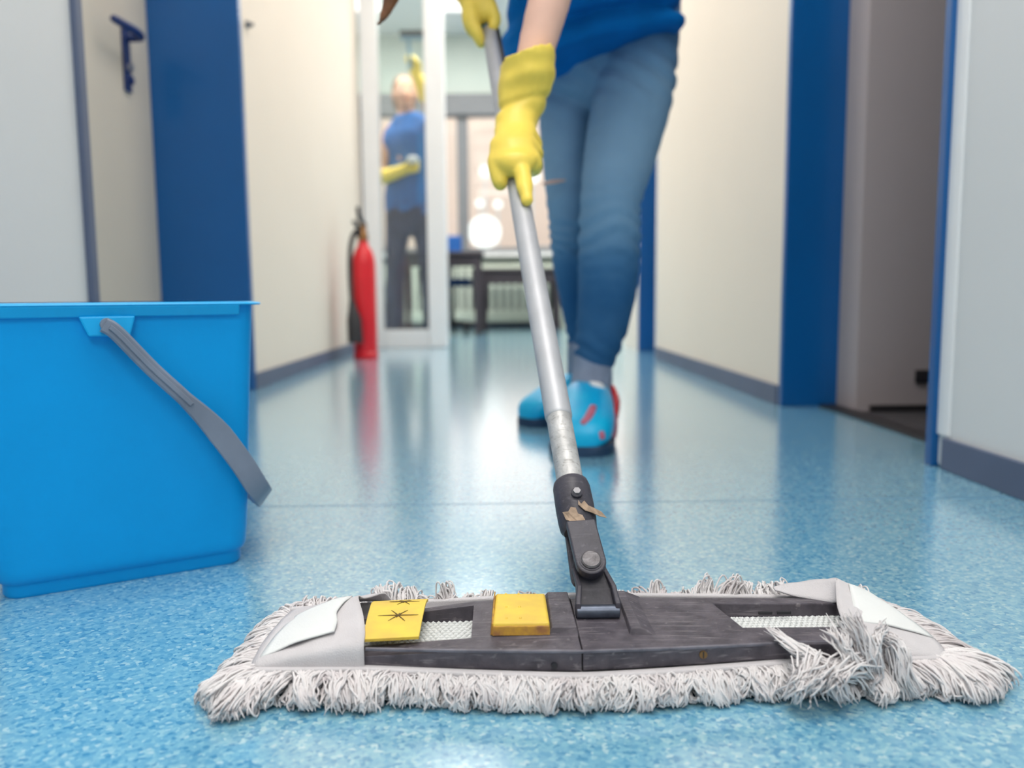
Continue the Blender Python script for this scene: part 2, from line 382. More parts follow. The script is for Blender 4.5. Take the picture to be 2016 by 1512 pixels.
# ================================================================== SETTING
XL, XR = -0.82, 0.765          # corridor faces
struct(obj('floor', MB().box(-0.87-.25, 0.90, -4.2, 8.3, -0.05, 0).box(-3.2, -1.12, 4.95, 8.3, -0.05, 0).box(0.90, 3.2, 4.95, 8.3, -0.05, 0), 'floor'))
struct(obj('ceiling', MB().box(-1.4, 2.6, -4.2, 4.9, 2.62, 2.72), 'ceil'))
struct(obj('ceiling_end_room', MB().box(-3.2, 3.2, 4.9, 8.3, 2.85, 2.95), 'ceil'))
struct(obj('wall_left', MB().box(XL-.28, XL, -4.2, 1.65, 0, 2.62), 'wall_cool', bevel=.006))
struct(obj('wall_left_far', MB().box(XL-.28, XL, 2.68, 4.93, 0, 2.62).box(XL-.28, XL, 1.65, 2.68, 2.06, 2.62), 'wall_cream'))
struct(obj('wall_right', MB().box(XR, XR+.14, -4.2, 1.385, 0, 2.62), 'wall_cool', bevel=.008))
struct(obj('wall_right_far', MB().box(XR, XR+.15, 2.155, 3.9, 0, 2.62).box(XR, XR+.15, 4.4, 4.93, 0, 2.62).box(XR, XR+.15, 1.385, 2.155, 2.06, 2.62).box(XR, XR+.15, 3.9, 4.4, 2.06, 2.62), 'wall_cream'))
struct(obj('wall_rear', MB().box(-1.2, 1.0, -4.3, -4.2, 0, 2.62), 'wall_cream'))
struct(obj('wall_closet', MB().box(XR+.15, XR+.19, 3.7, 4.6, 0, 2.62), 'blue'))
# end room shell
EB = 8.15
struct(obj('wall_back', MB().box(-3.2, -2.3, EB, EB+.15, 0, 2.85).box(1.6, 3.2, EB, EB+.15, 0, 2.85).box(-2.3, 1.6, EB, EB+.15, 0, 0.74).box(-2.3, 1.6, EB, EB+.15, 2.28, 2.85), 'wall_pale'))
struct(obj('wall_end_room_left', MB().box(-3.3, -3.2, 4.9, 8.3, 0, 2.85), 'wall_cream'))
struct(obj('wall_end_room_right', MB().box(3.2, 3.3, 4.9, 8.3, 0, 2.85), 'wall_cream'))
struct(obj('wall_end_room_front', MB().box(-3.2, XL-.28, 4.85, 4.93, 0, 2.85).box(XR+.15, 3.2, 4.85, 4.93, 0, 2.85).box(XL-.28, XR+.15, 4.85, 4.93, 2.62, 2.85), 'wall_cream'))
# right side room behind the doorway
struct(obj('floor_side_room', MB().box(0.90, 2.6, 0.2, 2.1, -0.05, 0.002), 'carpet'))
struct(obj('wall_side_room', MB().box(0.912, 2.6, 2.03, 2.20, 0, 2.62), 'wall_dim'))
struct(obj('wall_side_room_end', MB().box(2.5, 2.6, 0.2, 2.03, 0, 2.62).box(0.905, 2.5, 0.1, 0.2, 0, 2.62), 'wall_cream'))
struct(obj('trim_1', MB().box(0.926, 0.948, 2.04, 2.148, 0, 2.06), 'white_metal', bevel=.004))
struct(obj('trim_2', MB().box(XR-.004, XR+.002, 1.338, 1.386, .058, 2.62), 'white_metal', bevel=.001))
# baseboards
struct(obj('baseboard_left', MB().box(XL, XL+.008, -4.2, 1.64, 0, .055), 'base', bevel=.002))
struct(obj('baseboard_left_far', MB().box(XL, XL+.008, 2.69, 4.88, 0, .055), 'base', bevel=.002))
struct(obj('baseboard_right', MB().box(XR-.008, XR, -4.2, 1.35, 0, .055), 'base', bevel=.002))
struct(obj('baseboard_right_far', MB().box(XR-.008, XR, 2.18, 3.89, 0, .055), 'base', bevel=.002))
struct(obj('baseboard_back', MB().box(-3.2, 3.2, EB-.015, EB, 0, .05), 'base'))
struct(obj('baseboard_side_room', MB().box(0.948, 2.5, 2.018, 2.03, 0, .018), 'socket'))

struct(obj('trim_3', MB().box(XL, XR, 1.152, 1.1545, -.001, .0003), 'seam'))
# ---- door_1 (left): blue steel reveal, grey leaf with lever handle
d1 = struct(thing('door_1', 'closed warm grey door in a deep blue frame behind the bucket', 'door', (XL-.28, 2.165, 0)))
fr = MB().box(XL-.30, XL+.004, 2.672, 2.70, 0, 2.06).box(XL-.30, XL+.004, 1.65, 2.68, 2.045, 2.065)
obj('door_frame', fr, 'blue', d1, bevel=.003)
obj('frame_edge', MB().box(XL-.02, XL+.012, 1.628, 1.655, 0, 2.06), 'base', d1, bevel=.003)
obj('door_leaf', MB().box(XL-.325, XL-.285, 1.655, 2.668, .006, 2.045), 'door', d1, bevel=.002)
hz = 1.075; hy = 2.50; hx = XL-.285
hd = MB().box(hx, hx+.010, hy-.02, hy+.02, hz-.155, hz+.03)
hp = obj('handle_plate', hd, 'handle', d1, bevel=.004)
lv = MB().limb([(hx+.005, hy, hz), (hx+.04, hy, hz), (hx+.055, hy-.012, hz), (hx+.058, hy-.05, hz+.002), (hx+.050, hy-.165, hz)], [.012, .012, .012, .012, .011], 12, side=(0, 0, 1))
obj('door_handle', lv, 'handle', d1, smooth=True)
kc = MB().disc((hx+.009, hy, hz-.085), (1, 0, 0), .011, .012, 16)
obj('lock_cylinder', kc, 'chrome', d1, smooth=True)
obj('lock_cover', MB().disc((hx+.009, hy, hz-.122), (1, 0, 0), .012, .012, 16), 'handle', d1, smooth=True)
# ---- door_2 (right): open doorway with blue reveal
d2 = struct(thing('door_2', 'open doorway with blue frame leading to a dim side room', 'door', (XR+.075, 1.77, 0)))
obj('door_frame', MB().box(XR-.004, XR+.165, 2.147, 2.17, 0, 2.06).box(XR-.004, XR+.165, 1.385, 2.15, 2.045, 2.065), 'blue', d2, bevel=.003)
obj('frame_edge', MB().box(XR-.012, XR+.02, 1.372, 1.395, 0, 2.06).box(XR-.004, XR+.145, 1.385, 1.40, 0, 2.06), 'blue', d2, bevel=.003)
obj('threshold', MB().box(XR+.10, XR+.15, 1.40, 2.147, 0, .006), 'socket', d2)
# ---- door_3 further on the right
d3 = struct(thing('door_3', 'narrow blue doorway behind the cleaner on the right wall', 'door', (XR+.075, 4.15, 0)))
obj('door_frame', MB().box(XR-.004, XR+.15, 4.39, 4.41, 0, 2.06), 'blue', d3, bevel=.003)
obj('frame_edge', MB().box(XR-.006, XR+.02, 3.885, 3.905, 0, 2.06), 'white_metal', d3)
obj('door_leaf', MB().box(XR+.12, XR+.15, 3.91, 4.39, .006, 2.04), 'blue', d3)
# wall socket in side room
sp = at(1813, 741, 2.03)
so = thing('wall_socket', 'black wall socket low on the side room wall past the open doorway', 'socket', (sp[0], 2.03, sp[2]))
obj('socket_plate', MB().box(sp[0]-.017, sp[0]+.017, 2.020, 2.03, sp[2]-.017, sp[2]+.017), 'socket', so, bevel=.003)
obj('socket_insert', MB().disc((sp[0], 2.021, sp[2]), (0, -1, 0), .011, .004, 18), 'black', so, smooth=True)
# wall plug on left far wall
wp = at(494, 40, 2.72)
tag(obj('wall_hook', MB().disc((XL, 2.76, wp[2]), (1, 0, 0), .012, .012, 16).disc((XL+.012, 2.76, wp[2]), (1, 0, 0), .006, .014, 12), 'winframe', smooth=True), 'small grey peg high on the cream wall beside the blue frame', 'hook')

# ---- glass partition (window_1)
PY = 4.93
w1 = struct(thing('window_1', 'white framed floor-length glass partition with the cleaner behind it', 'window', (-.58, PY, 0)))
obj('window_post', MB().box(-.80, -.70, PY-.03, PY+.05, 0, 2.62), 'white_metal', w1, bevel=.004)
obj('window_post', MB().box(-.425, -.31, PY-.05, PY+.07, 0, 2.62), 'white_metal', w1, bevel=.008)
obj('bottom_rail', MB().box(-.70, -.425, PY-.03, PY+.05, 0, .11), 'white_metal', w1, bevel=.004)
obj('top_rail', MB().box(-.70, -.425, PY-.03, PY+.05, 2.53, 2.62), 'white_metal', w1, bevel=.004)
obj('pane', MB().box(-.70, -.425, PY+.004, PY+.010, .11, 2.53), 'glass', w1)

# ---- window_2 in the back wall
w2 = struct(thing('window_2', 'wide grey framed window across the back wall of the end room', 'window', (-.35, EB, .74)))
WZ0, WZ1 = .80, 2.08
obj('window_frame', MB().box(-2.3, 1.6, EB+.02, EB+.09, .74, WZ0).box(-2.3, -2.22, EB+.02, EB+.09, WZ0, WZ1).box(1.52, 1.6, EB+.02, EB+.09, WZ0, WZ1), 'winframe', w2)
obj('blind_box', MB().box(-2.3, 1.6, EB-.06, EB+.10, WZ1, 2.28), 'winframe', w2, bevel=.006)
for mxx in (-1.30, -.345, .62):
    obj('mullion', MB().box(mxx-.055, mxx+.055, EB+.01, EB+.09, WZ0, WZ1), 'winframe', w2, bevel=.004)
for a, c in ((-2.22, -1.355), (-1.245, -.40), (-.29, .565), (.675, 1.52)):
    obj('pane', MB().box(a, c, EB+.05, EB+.056, WZ0, WZ1), 'glass', w2)
obj('window_sill', MB().box(-2.35, 1.65, EB-.14, EB+.02, .705, .745), 'white_metal', w2, bevel=.004)

# ---- outside
struct(obj('ground_outside', MB().box(-8, 8, 8.31, 16, -0.15, -0.05), 'pave'))
fac = thing('facade', 'peach rendered building front seen through the end window', 'building', (0, 13.0, 0))
obj('wall', MB().box(-6, 6, 13.0, 13.3, -.1, 6.0), 'facade', fac)
obj('plinth', MB().box(-6, 6, 12.93, 13.0, -.1, .62), 'pave', fac)
obj('cornice', MB().box(-6, 6, 12.85, 13.0, 5.6, 6.0), 'pave', fac)
tag(obj('parapet', MB().box(.30, 2.2, 11.9, 12.2, 0, .98).box(.25, 2.25, 11.85, 12.25, .98, 1.04), 'pave'), 'pale grey low garden wall outside the end window', 'wall')
def globe(px, py, r, label, Y=10.0):  # added glowing ball on a post for a blurred bright spot
    c = at(px, py, Y)
    t = thing('bright_spot', label, 'lamp', (c[0], Y, -0.05), 'added bright spots outside the window')
    obj('globe', MB().ball(c, r, 20, 12), 'globe', t, smooth=True)
    obj('spot_post', MB().tube([(c[0], Y, -.05), (c[0], Y, c[2]-r*.9)], [.012, .012], 10), 'white_metal', t, smooth=True)
globe(954, 456, .20, 'large round white glowing ball in place of a bright spot outside the end window')
globe(955, 336, .078, 'small white glowing ball in place of a bright spot outside, level with the gloved thumb', 11.6)
globe(945, 400, .058, 'small white glowing ball in place of a bright spot outside, just above the large globe', 10.7)
globe(980, 402, .062, 'small white glowing ball in place of a bright spot outside, beside the mop pole', 11.1)
globe(1047, 345, .10, 'white glowing ball in place of a bright spot outside, between the gloved fingers and the jeans')

# ---- ceiling lamps of the end room; nearer row added unseen to brighten it
for (ly, h, where) in ((6.85, .57, 'nearer the end window'), (5.10, .15, 'added out of view just beyond the glass partition')):
    for lx, lab in ((-1.2, 'leftmost'), (-.25, 'middle'), (.75, 'rightmost')):
        t = thing('ceiling_light', f'{lab} of three white ceiling panels {where}', 'lamp', (lx, ly, 2.85), 'end room ceiling panels')
        obj('light_frame', MB().box(lx-.26, lx-.225, ly-h, ly+h, 2.80, 2.85).box(lx+.225, lx+.26, ly-h, ly+h, 2.80, 2.85).box(lx-.225, lx+.225, ly-h, ly-h+.03, 2.80, 2.85).box(lx-.225, lx+.225, ly+h-.03, ly+h, 2.80, 2.85), 'white_metal', t)
        obj('diffuser', MB().box(lx-.225, lx+.225, ly-h+.03, ly+h-.03, 2.815, 2.83), 'lamp', t)
for k, ly in enumerate((-1.6, .55, 2.7, 4.2)):
    h = .72 if ly < 4 else .47
    t = thing('corridor_light', ['flat white corridor ceiling panel behind the camera', 'flat white corridor ceiling panel above the mop', 'flat white corridor ceiling panel above the grey door', 'short white corridor ceiling panel above the fire extinguisher'][k], 'lamp', (0, ly, 2.62), 'corridor ceiling panels')
    obj('light_frame', MB().box(-.49, -.46, ly-h, ly+h, 2.605, 2.62).box(.46, .49, ly-h, ly+h, 2.605, 2.62).box(-.46, .46, ly-h, ly-h+.02, 2.605, 2.62).box(-.46, .46, ly+h-.02, ly+h, 2.605, 2.62), 'white_metal', t)
    obj('diffuser', MB().box(-.46, .46, ly-h+.02, ly+h-.02, 2.612, 2.618), 'lamp', t)

# ---- radiator
rd = thing('radiator', 'long pale ribbed radiator under the end window', 'radiator', (-.2, 8.02, 0))
obj('top_header', MB().limb([(-1.3, 8.02, .60), (.95, 8.02, .60)], [.022, .022], 10, side=(0, 0, 1), n=1), 'radiator', rd, smooth=True)
obj('fin_shade', MB().box(-1.32, .97, 8.075, 8.085, .10, .60), 'winframe', rd)  # added grey sheet, stands for the shade behind the fins
obj('bottom_header', MB().box(-1.32, .97, 7.985, 8.05, .06, .18), 'radiator', rd, bevel=.01)
fin = None
for k in range(30):
    x = -1.28 + k*.076
    if fin is None:
        fin = obj('fin', MB().box(x-.023, x+.023, 7.97, 8.07, .10, .62), 'radiator', rd, bevel=.008)
    else:
        c = fin.copy(); COL.objects.link(c); c.parent = rd; c.location = (k*.076, 0, 0)
for x in (-1.0, .65):
    obj('foot', MB().box(x-.03, x+.03, 7.98, 8.06, 0, .07), 'radiator', rd)

# ---- tables
def table(name, label, x0, x1, y0, y1, top, leg=.028, apron=.07):
    t = thing(name, label, 'table', ((x0+x1)/2, (y0+y1)/2, 0))
    obj('table_top', MB().box(x0-.02, x1+.02, y0-.02, y1+.02, top-.03, top), 'darkwood', t, bevel=.004)
    obj('apron', MB().box(x0+.02, x1-.02, y0+.01, y0+.03, top-.03-apron, top-.03), 'darkwood', t)
    obj('apron', MB().box(x0+.02, x1-.02, y1-.03, y1-.01, top-.03-apron, top-.03), 'darkwood', t)
    for xx in (x0+leg, x1-leg):
        for yy in (y0+leg, y1-leg):
            obj('leg', MB().hexa([(xx-leg*.7, yy-leg*.7, 0), (xx+leg*.7, yy-leg*.7, 0), (xx+leg*.7, yy+leg*.7, 0), (xx-leg*.7, yy+leg*.7, 0), (xx-leg, yy-leg, top-.03), (xx+leg, yy-leg, top-.03), (xx+leg, yy+leg, top-.03), (xx-leg, yy+leg, top-.03)]), 'darkwood', t, bevel=.004)
    return t
table('desk', 'dark table beside the white post in the end room', -.80, -.14, 6.40, 6.95, .665)
table('low_table', 'dark low table in front of the radiator behind the mop pole', -.16, .56, 7.25, 7.75, .56, .03, .10)
# ---- chair behind the desk
ch = thing('office_chair', 'blue fabric office chair tucked behind the dark table', 'chair', (-.40, 7.2, 0))
obj('backrest', MB().box(-.56, -.33, 7.36, 7.41, .58, .86), 'chairblue', ch, bevel=.02, seg=3)
obj('seat', MB().box(-.60, -.24, 7.0, 7.36, .40, .47), 'chairshade', ch, bevel=.02, seg=3)
obj('back_support', MB().box(-.47, -.42, 7.40, 7.43, .40, .70), 'black', ch, bevel=.004)
obj('gas_column', MB().tube([(-.42, 7.18, .08), (-.42, 7.18, .41)], [.025, .02], 14), 'black', ch, smooth=True)
for k in range(5):
    a = 2*PI*k/5+.3
    sb = obj('base_arm', MB().limb([(-.42, 7.18, .09), (-.42+.24*math.cos(a), 7.18+.24*math.sin(a), .065)], [.02, .014], 10, side=(0, 0, 1), n=1), 'black', ch, smooth=True)
    obj('caster', MB().ball((-.42+.24*math.cos(a), 7.18+.24*math.sin(a), .027), .027, 12, 8), 'black', sb, smooth=True)

# ---- fire extinguisher
ex, ey = -.672, 4.06
fe = thing('fire_extinguisher', 'slim red fire extinguisher with black horn standing by the cream wall', 'fire extinguisher', (ex, ey, 0))
obj('cylinder_body', MB().lathe([(.045, .0), (.056, .006), (.058, .03), (.058, .47), (.054, .505), (.042, .54), (.026, .562), (.024, .585)], (ex, ey, 0), 28), 'red', fe, smooth=True)
obj('base_ring', MB().lathe([(.055, 0), (.061, .002), (.061, .03), (.057, .034)], (ex, ey, 0), 28), 'red', fe, smooth=True)
v = MB().lathe([(.024, .585), (.026, .59), (.026, .62), (.018, .63), (.018, .66), (.01, .665)], (ex, ey, 0), 18)
obj('valve', v, 'brass', fe, smooth=True)
obj('carry_handle', MB().sweep([(ex+.01, ey, .64), (ex-.02, ey-.02, .655), (ex-.03, ey-.06, .675)], [(0, 0, 1)]*3, [(1, 0, 0)]*3, [.014]*3, [.022]*3), 'black', fe, bevel=.002)
obj('squeeze_lever', MB().sweep([(ex+.01, ey, .665), (ex-.015, ey-.01, .70), (ex-.018, ey-.02, .745)], [(0, 0, 1)]*3, [(1, 0, 0)]*3, [.014]*3, [.02]*3), 'black', fe, bevel=.002)
obj('gauge', MB().disc((ex-.02, ey-.02, .625), (-.4, -1, 0), .02, .012, 18), 'black', fe, smooth=True)
hs = obj('hose', MB().limb([(ex-.015, ey-.01, .64), (ex-.04, ey-.03, .615), (ex-.058, ey-.035, .54), (ex-.060, ey-.050, .40), (ex-.050, ey-.075, .27)], [.012]*5, 12, side=(0, 1, 0)), 'black', fe, smooth=True)
hn = MB().tube([(ex-.050, ey-.075, .29), (ex-.046, ey-.082, .25), (ex-.038, ey-.092, .20), (ex-.034, ey-.096, .085)], [.015, .022, .036, .038], 20)
obj('discharge_horn', hn, 'black', fe, smooth=True)

# ================================================================== BUCKET
th = math.atan2(.110, .198)
bu = np.array([math.cos(th), math.sin(th), 0]); bn = np.array([-math.sin(th), math.cos(th), 0])
BC = np.array([-.396, .840, 0]) + bn*.15           # centre of the base
RB = np.array([bu, bn, [0, 0, 1]]).T               # local -> world
def rrect(w, d, r, z, n=6, off=(0, 0)):
    P = []
    for cx, cy, a0 in ((w/2-r, -d/2+r, -PI/2), (w/2-r, d/2-r, 0), (-w/2+r, d/2-r, PI/2), (-w/2+r, -d/2+r, PI)):
        for k in range(n+1):
            a = a0 + (PI/2)*k/n; P.append((cx+r*math.cos(a)+off[0], cy+r*math.sin(a)+off[1], z))
    return P
bk = thing('bucket', 'bright blue plastic mop bucket standing by the left wall', 'bucket', tuple(BC))
def blk(mb): return mb.xf(RB, BC)
WB, DB, WT, DT = .248, .30, .276, .332
def wz(z): k = (z-.012)/(.282); return WB+(WT-WB)*k, DB+(DT-DB)*k
R = [rrect(WB-.05, DB-.05, .015, .003), rrect(WB-.016, DB-.016, .018, .0), rrect(WB-.012, DB-.012, .02, .003), rrect(WB-.012, DB-.012, .02, .013), rrect(WB-.010, DB-.010, .022, .0145), rrect(WB-.004, DB-.004, .024, .0165), rrect(WB+.000, DB+.000, .024, .022), rrect(WB+.001, DB+.001, .024, .029)]
for z in (.05, .10, .16, .22, .27, .294):
    w, d = wz(z); R.append(rrect(w, d, .022, z))
w, d = wz(.294); R.append(rrect(w-.005, d-.005, .02, .296)); R.append(rrect(w-.008, d-.008, .02, .290))
w, d = wz(.03); R.append(rrect(w-.008, d-.008, .02, .03)); R.append(rrect(w-.03, d-.03, .015, .022))
obj('bucket_body', blk(MB().rings(R)), 'bucket', bk, smooth=True)
w, d = wz(.29)
lip = MB()
R = [rrect(w-.002, d-.002, .022, .2945), rrect(w+.016, d+.016, .026, .2945), rrect(w+.018, d+.018, .026, .296), rrect(w+.016, d+.016, .026, .2975), rrect(w-.004, d-.004, .02, .2985)]
lip.rings(R, caps=False)
obj('rim_lip', blk(lip), 'bucketin', bk, smooth=True)
yF = -d/2
for sg in (1, -1):
    q1, q2 = (yF-.004)*sg, (yF-.0085)*sg
    q3 = (yF+.004)*sg
    band = MB().hexa([(-w/2+.02, q1, .2838), (w/2-.018, q1, .2838), (w/2-.018, q3, .2838), (-w/2+.02, q3, .2838), (-w/2+.02, q2, .2950), (w/2-.018, q2, .2950), (w/2-.018, q3, .2950), (-w/2+.02, q3, .2950)])
    obj('rim_band', blk(band), 'bucketin', bk, bevel=.0015)
PU = -.010
for sgn in (1, -1):
    y0 = yF*sgn
    tb = MB().hexa([(PU-.017, y0-.009*sgn, .2645), (PU+.021, y0-.009*sgn, .2645), (PU+.021, y0+.010*sgn, .2645), (PU-.017, y0+.010*sgn, .2645),
                    (PU-.025, y0-.007*sgn, .285), (PU+.027, y0-.007*sgn, .285), (PU+.027, y0+.004*sgn, .285), (PU-.025, y0+.004*sgn, .285)])
    obj('handle_tab', blk(tb), 'bucketin', bk, bevel=.002)
# handle: U-shaped strap, pivots on the two short faces, swung down
hy0 = yF - .015
loc = [(PU-.003, hy0, .2765), (PU+.008, hy0, .268), (.028, hy0, .231), (.058, hy0, .198), (.086, hy0, .165), (.112, hy0+.001, .125), (.129, hy0+.006, .094), (.139, hy0+.022, .079), (.143, hy0+.05, .073), (.143, 0, .070)]
loc = loc + [(x, -y, z) for x, y, z in loc[-2::-1]]
P, _ = spline(loc, [.01]*len(loc), 5)
Uv, Vv, ws, hs_ = [], [], [], []
for k in range(len(P)):
    t = P[min(k+1, len(P)-1)]-P[max(k-1, 0)]; t = t/np.linalg.norm(t)
    q = min(k, len(P)-1-k)/5.0
    yy = np.array([0, 1.0, 0]) if abs(t[1]) < .7 else None
    prefer = np.array([.62, 0, .78])
    vv = prefer - t*(prefer @ t) ; vv /= np.linalg.norm(vv)
    uu = np.cross(t, vv)
    Uv.append(vv); Vv.append(uu)
    ws.append(.0155 if q < 3 else (.0155+.009*min((q-3)/1.2, 1)))
    hs_.append(.011 if q < 3 else (.011-.005*min((q-3)/1.5, 1)))
hb = MB().sweep(P, Uv, Vv, ws, hs_)
hnd = obj('handle', blk(hb), 'grey', bk, smooth=True)
rib = MB()
rp = [p + np.array([0, -.0062, 0]) + np.array(Uv[k])*.0005 for k, p in enumerate(P[3:17])]
rib.sweep(rp, Uv[3:17], Vv[3:17], [.0048]*len(rp), [.003]*len(rp))
obj('handle_rib', blk(rib), 'grey', hnd, smooth=True)
for sgn in (1, -1):
    obj('pivot_pin', blk(MB().disc((PU, hy0*sgn-.004*sgn, .2765), (0, sgn, 0), .0065, .014, 18)), 'grey', bk, smooth=True)

# ================================================================== MOP
mop = thing('mop', 'flat white fringed dust mop with black frame and long metal pole', 'mop', (.0775, .63, 0))
# ---- pad base
def yfront(x):
    return .5655 + .0180*min(1.0, abs(x-.0592)/.165)**1.3 + .003*max(0, (x-.25)/.09)
def yback(x):
    k = (x-.0775)/.27
    return .705 - .006*k*k + .004*k
pb = MB(); xs = np.linspace(-.188, .342, 40); ring0, ring1 = [], []
out = [(x, yfront(x)) for x in xs] + [(x, yback(x)) for x in xs[::-1]]
pb.rings([[(x, y, .006) for x, y in out], [(x, y, .0205) for x, y in out]])
obj('pad_base', pb, 'canvas', mop)
# binding strips along front and back edges
bd = MB()
P = [np.array([x, yfront(x)-.0005, .0212]) for x in np.linspace(-.188, .342, 60)]
bd.sweep(P, [(0, 0, 1)]*60, [(0, 1, 0)]*60, [.0062]*60, [.0075]*60)
P = [np.array([x, yback(x)-.001, .0222+.006*min(1, max(0, 1-abs(x-.06)/.24))]) for x in np.linspace(-.188, .33, 60)]
bd.sweep(P, [(0, 0, 1)]*60, [(0, 1, 0)]*60, [.010]*60, [.006]*60)
obj('binding_strip', bd, 'canvas', mop, bevel=.0015)
# knitted cords of the pad showing through the frame cut-outs
cm = MB()
for k in range(17):
    y = .588+k*.0048
    P = [np.array([x, y+.0004*math.sin(x*700+k), .0222+.0006*math.sin(x*1200+k*2)]) for x in np.linspace(-.118, .29, 150)]
    cm.tube(P, [.0026]*len(P), 6, side=(0, 1, 0))
kn = obj('pad_weave', cm, 'label', mop, smooth=True, autosmooth=False); kn['kind'] = 'stuff'
# the stitches standing up between the cords
bpm = MB()
for k in range(2, 16):
    y = .588+k*.0048
    for x in np.concatenate([np.arange(-.116, -.022, .0046), np.arange(.176, .288, .0046)]):
        x2 = x + (k % 2)*.0023
        bpm.tube([(x2-.0022, y-.0007, .0240), (x2, y, .0249), (x2+.0022, y+.0007, .0240)], [.0010, .0017, .0010], 5, side=(0, 1, 0))
kb = obj('pad_stitches', bpm, 'label', mop, smooth=True, autosmooth=False); kb['kind'] = 'stuff'

# ---- frame: two halves meeting at the hinge seam
ZT, ZB = .0395, .0235
HX = .0592
def plate(us, vs, holes, warp, z0, z1):
    m = MB(); nu, nv = len(us), len(vs)
    vid = {}
    def vert(i, j, top):
        key = (i, j, top)
        if key not in vid:
            x, y, z = warp(us[i], vs[j], z1 if top else z0, i, j, top); vid[key] = len(m.v); m.v.append((x, y, z))
        return vid[key]
    solid = lambda i, j: 0 <= i < nu-1 and 0 <= j < nv-1 and (i, j) not in holes
    for i in range(nu-1):
        for j in range(nv-1):
            if not solid(i, j): continue
            m.f.append(tuple(vert(a, b, 1) for a, b in ((i, j), (i+1, j), (i+1, j+1), (i, j+1))))
            m.f.append(tuple(vert(a, b, 0) for a, b in ((i, j), (i, j+1), (i+1, j+1), (i+1, j))))
            for (di, dj, a, b) in ((-1, 0, (i, j+1), (i, j)), (1, 0, (i+1, j), (i+1, j+1)), (0, -1, (i, j), (i+1, j)), (0, 1, (i+1, j+1), (i, j+1))):
                if not solid(i+di, j+dj):
                    m.f.append((vert(*a, 0), vert(*b, 0), vert(*b, 1), vert(*a, 1)))
    return m
def yf_top(x):                                    # front edge of the flat top
    return .5685 + .0165*min(1.0, abs(x-HX)/.165)**1.3
def yb_top(x):
    return .690 - (.012*((HX-x)/.165)**2 if x < HX else .0*((x-HX)/.2))
def warp(x, v, z, i, j, top):
    y = yf_top(x) + (yb_top(x)-yf_top(x))*v
    if top:
        e = abs(x-HX)/.20
        z = z - .004*max(0, e-.1)
        z -= max(0, -.098-x)*.28
        if v >= .86: z -= .0025*(v-.86)/.14*2          # rear strip slopes away
    else:
        y += (.0015 if v < .5 else 0)
    return (x, y, z)
vsL = [0, .21, .80, .88, 1.0]
usL = [-.128, -.121, -.024, -.006, .036, HX-.0005]
obj('frame_half', plate(usL, vsL, {(1, 1)}, warp, ZB, ZT), 'plastic', mop, bevel=.0012)
usR = [HX+.0005, .10, .140, .1815, .290, .305]
def warpR(x, v, z, i, j, top):
    if i == 3: x = .1815 + (.0105 if j == 1 else (0 if j >= 2 else .012))
    return warp(x, v, z, i, j, top)
obj('frame_half', plate(usR, [0, .30, .76, .88, 1.0], {(3, 1)}, warpR, ZB, ZT), 'plastic', mop, bevel=.0012)
# raised shoulders either side of the yoke
def wedge(x0, x1, x2, x3, y0, y1, z, h):
    return MB().hexa([(x0, y0, z-.003), (x3, y0-.001, z-.003), (x3-.002, y1, z-.003), (x0+.002, y1, z-.003), (x1, y0+.003, z+h), (x2, y0+.003, z+h), (x2-.001, y1-.004, z+h*.9), (x1+.001, y1-.004, z+h*.9)])
obj('frame_shoulder', wedge(.034, .039, .0585, .060, .601, .684, ZT, .0045), 'plastic', mop, bevel=.001)
obj('frame_shoulder', wedge(.0985, .100, .108, .124, .597, .684, ZT, .0048), 'plastic', mop, bevel=.001)
# front ridge lip, paler than the frame
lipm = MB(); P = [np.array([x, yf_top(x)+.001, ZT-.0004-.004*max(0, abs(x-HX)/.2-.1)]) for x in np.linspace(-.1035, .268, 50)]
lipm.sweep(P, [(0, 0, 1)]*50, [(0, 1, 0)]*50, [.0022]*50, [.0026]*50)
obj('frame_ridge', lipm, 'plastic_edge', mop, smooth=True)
obj('slot_mark', MB().box(.2185, .2300, .6555, .6575, .0300, .0322).box(.2345, .2460, .6555, .6575, .0300, .0322), 'black', mop)
# screw and hole in the front face
scx = .1508
sc = obj('screw', MB().disc((scx, yf_top(scx)+.0014, .0322), (0, -1, .05), .0030, .0022, 18), 'brass', mop, smooth=True)
obj('screw_slot', MB().box(scx-.0004, scx+.0004, yf_top(scx)-.0012, yf_top(scx)-.0006, .0297, .0347), 'black', sc)
obj('peg_hole', MB().disc((.0385, yf_top(.0385)+.0014, .0285), (0, -1, 0), .0024, .0018, 16), 'black', mop, smooth=True)
# ---- yellow parts
yc = MB(); V0, V1 = [], []
nx, ny = 6, 14
for top in (1, 0):
    for j in range(ny+1):
        t = j/ny
        for i in range(nx+1):
            s = i/nx
            x0 = -.1065 + (-.1095+.1065)*t; x1 = -.0640 + .0008*t
            y = .5905 + .074*t
            z = .0412 + .0058*math.sin(PI*min(1, t*1.02)*.72) + .0006
            if t > .8: z -= .003*(t-.8)/.2
            yc.v.append((x0+(x1-x0)*s - (.0045 if t > .85 else 0)*(1-s)*0, y+.004*s, z if top else z-.0022))
n1 = (nx+1)*(ny+1)
for j in range(ny):
    for i in range(nx):
        a = j*(nx+1)+i; yc.f.append((a, a+1, a+nx+2, a+nx+1)); yc.f.append((n1+a, n1+a+nx+1, n1+a+nx+2, n1+a+1))
def rim(idx):
    for a, b in zip(idx[:-1], idx[1:]): yc.f.append((a, b, n1+b, n1+a))
rim([i for i in range(nx+1)]); rim([ny*(nx+1)+i for i in range(nx+1)]); rim([j*(nx+1) for j in range(ny+1)]); rim([j*(nx+1)+nx for j in range(ny+1)])
clip = obj('locking_clip', yc, 'yellow', mop, smooth=True)
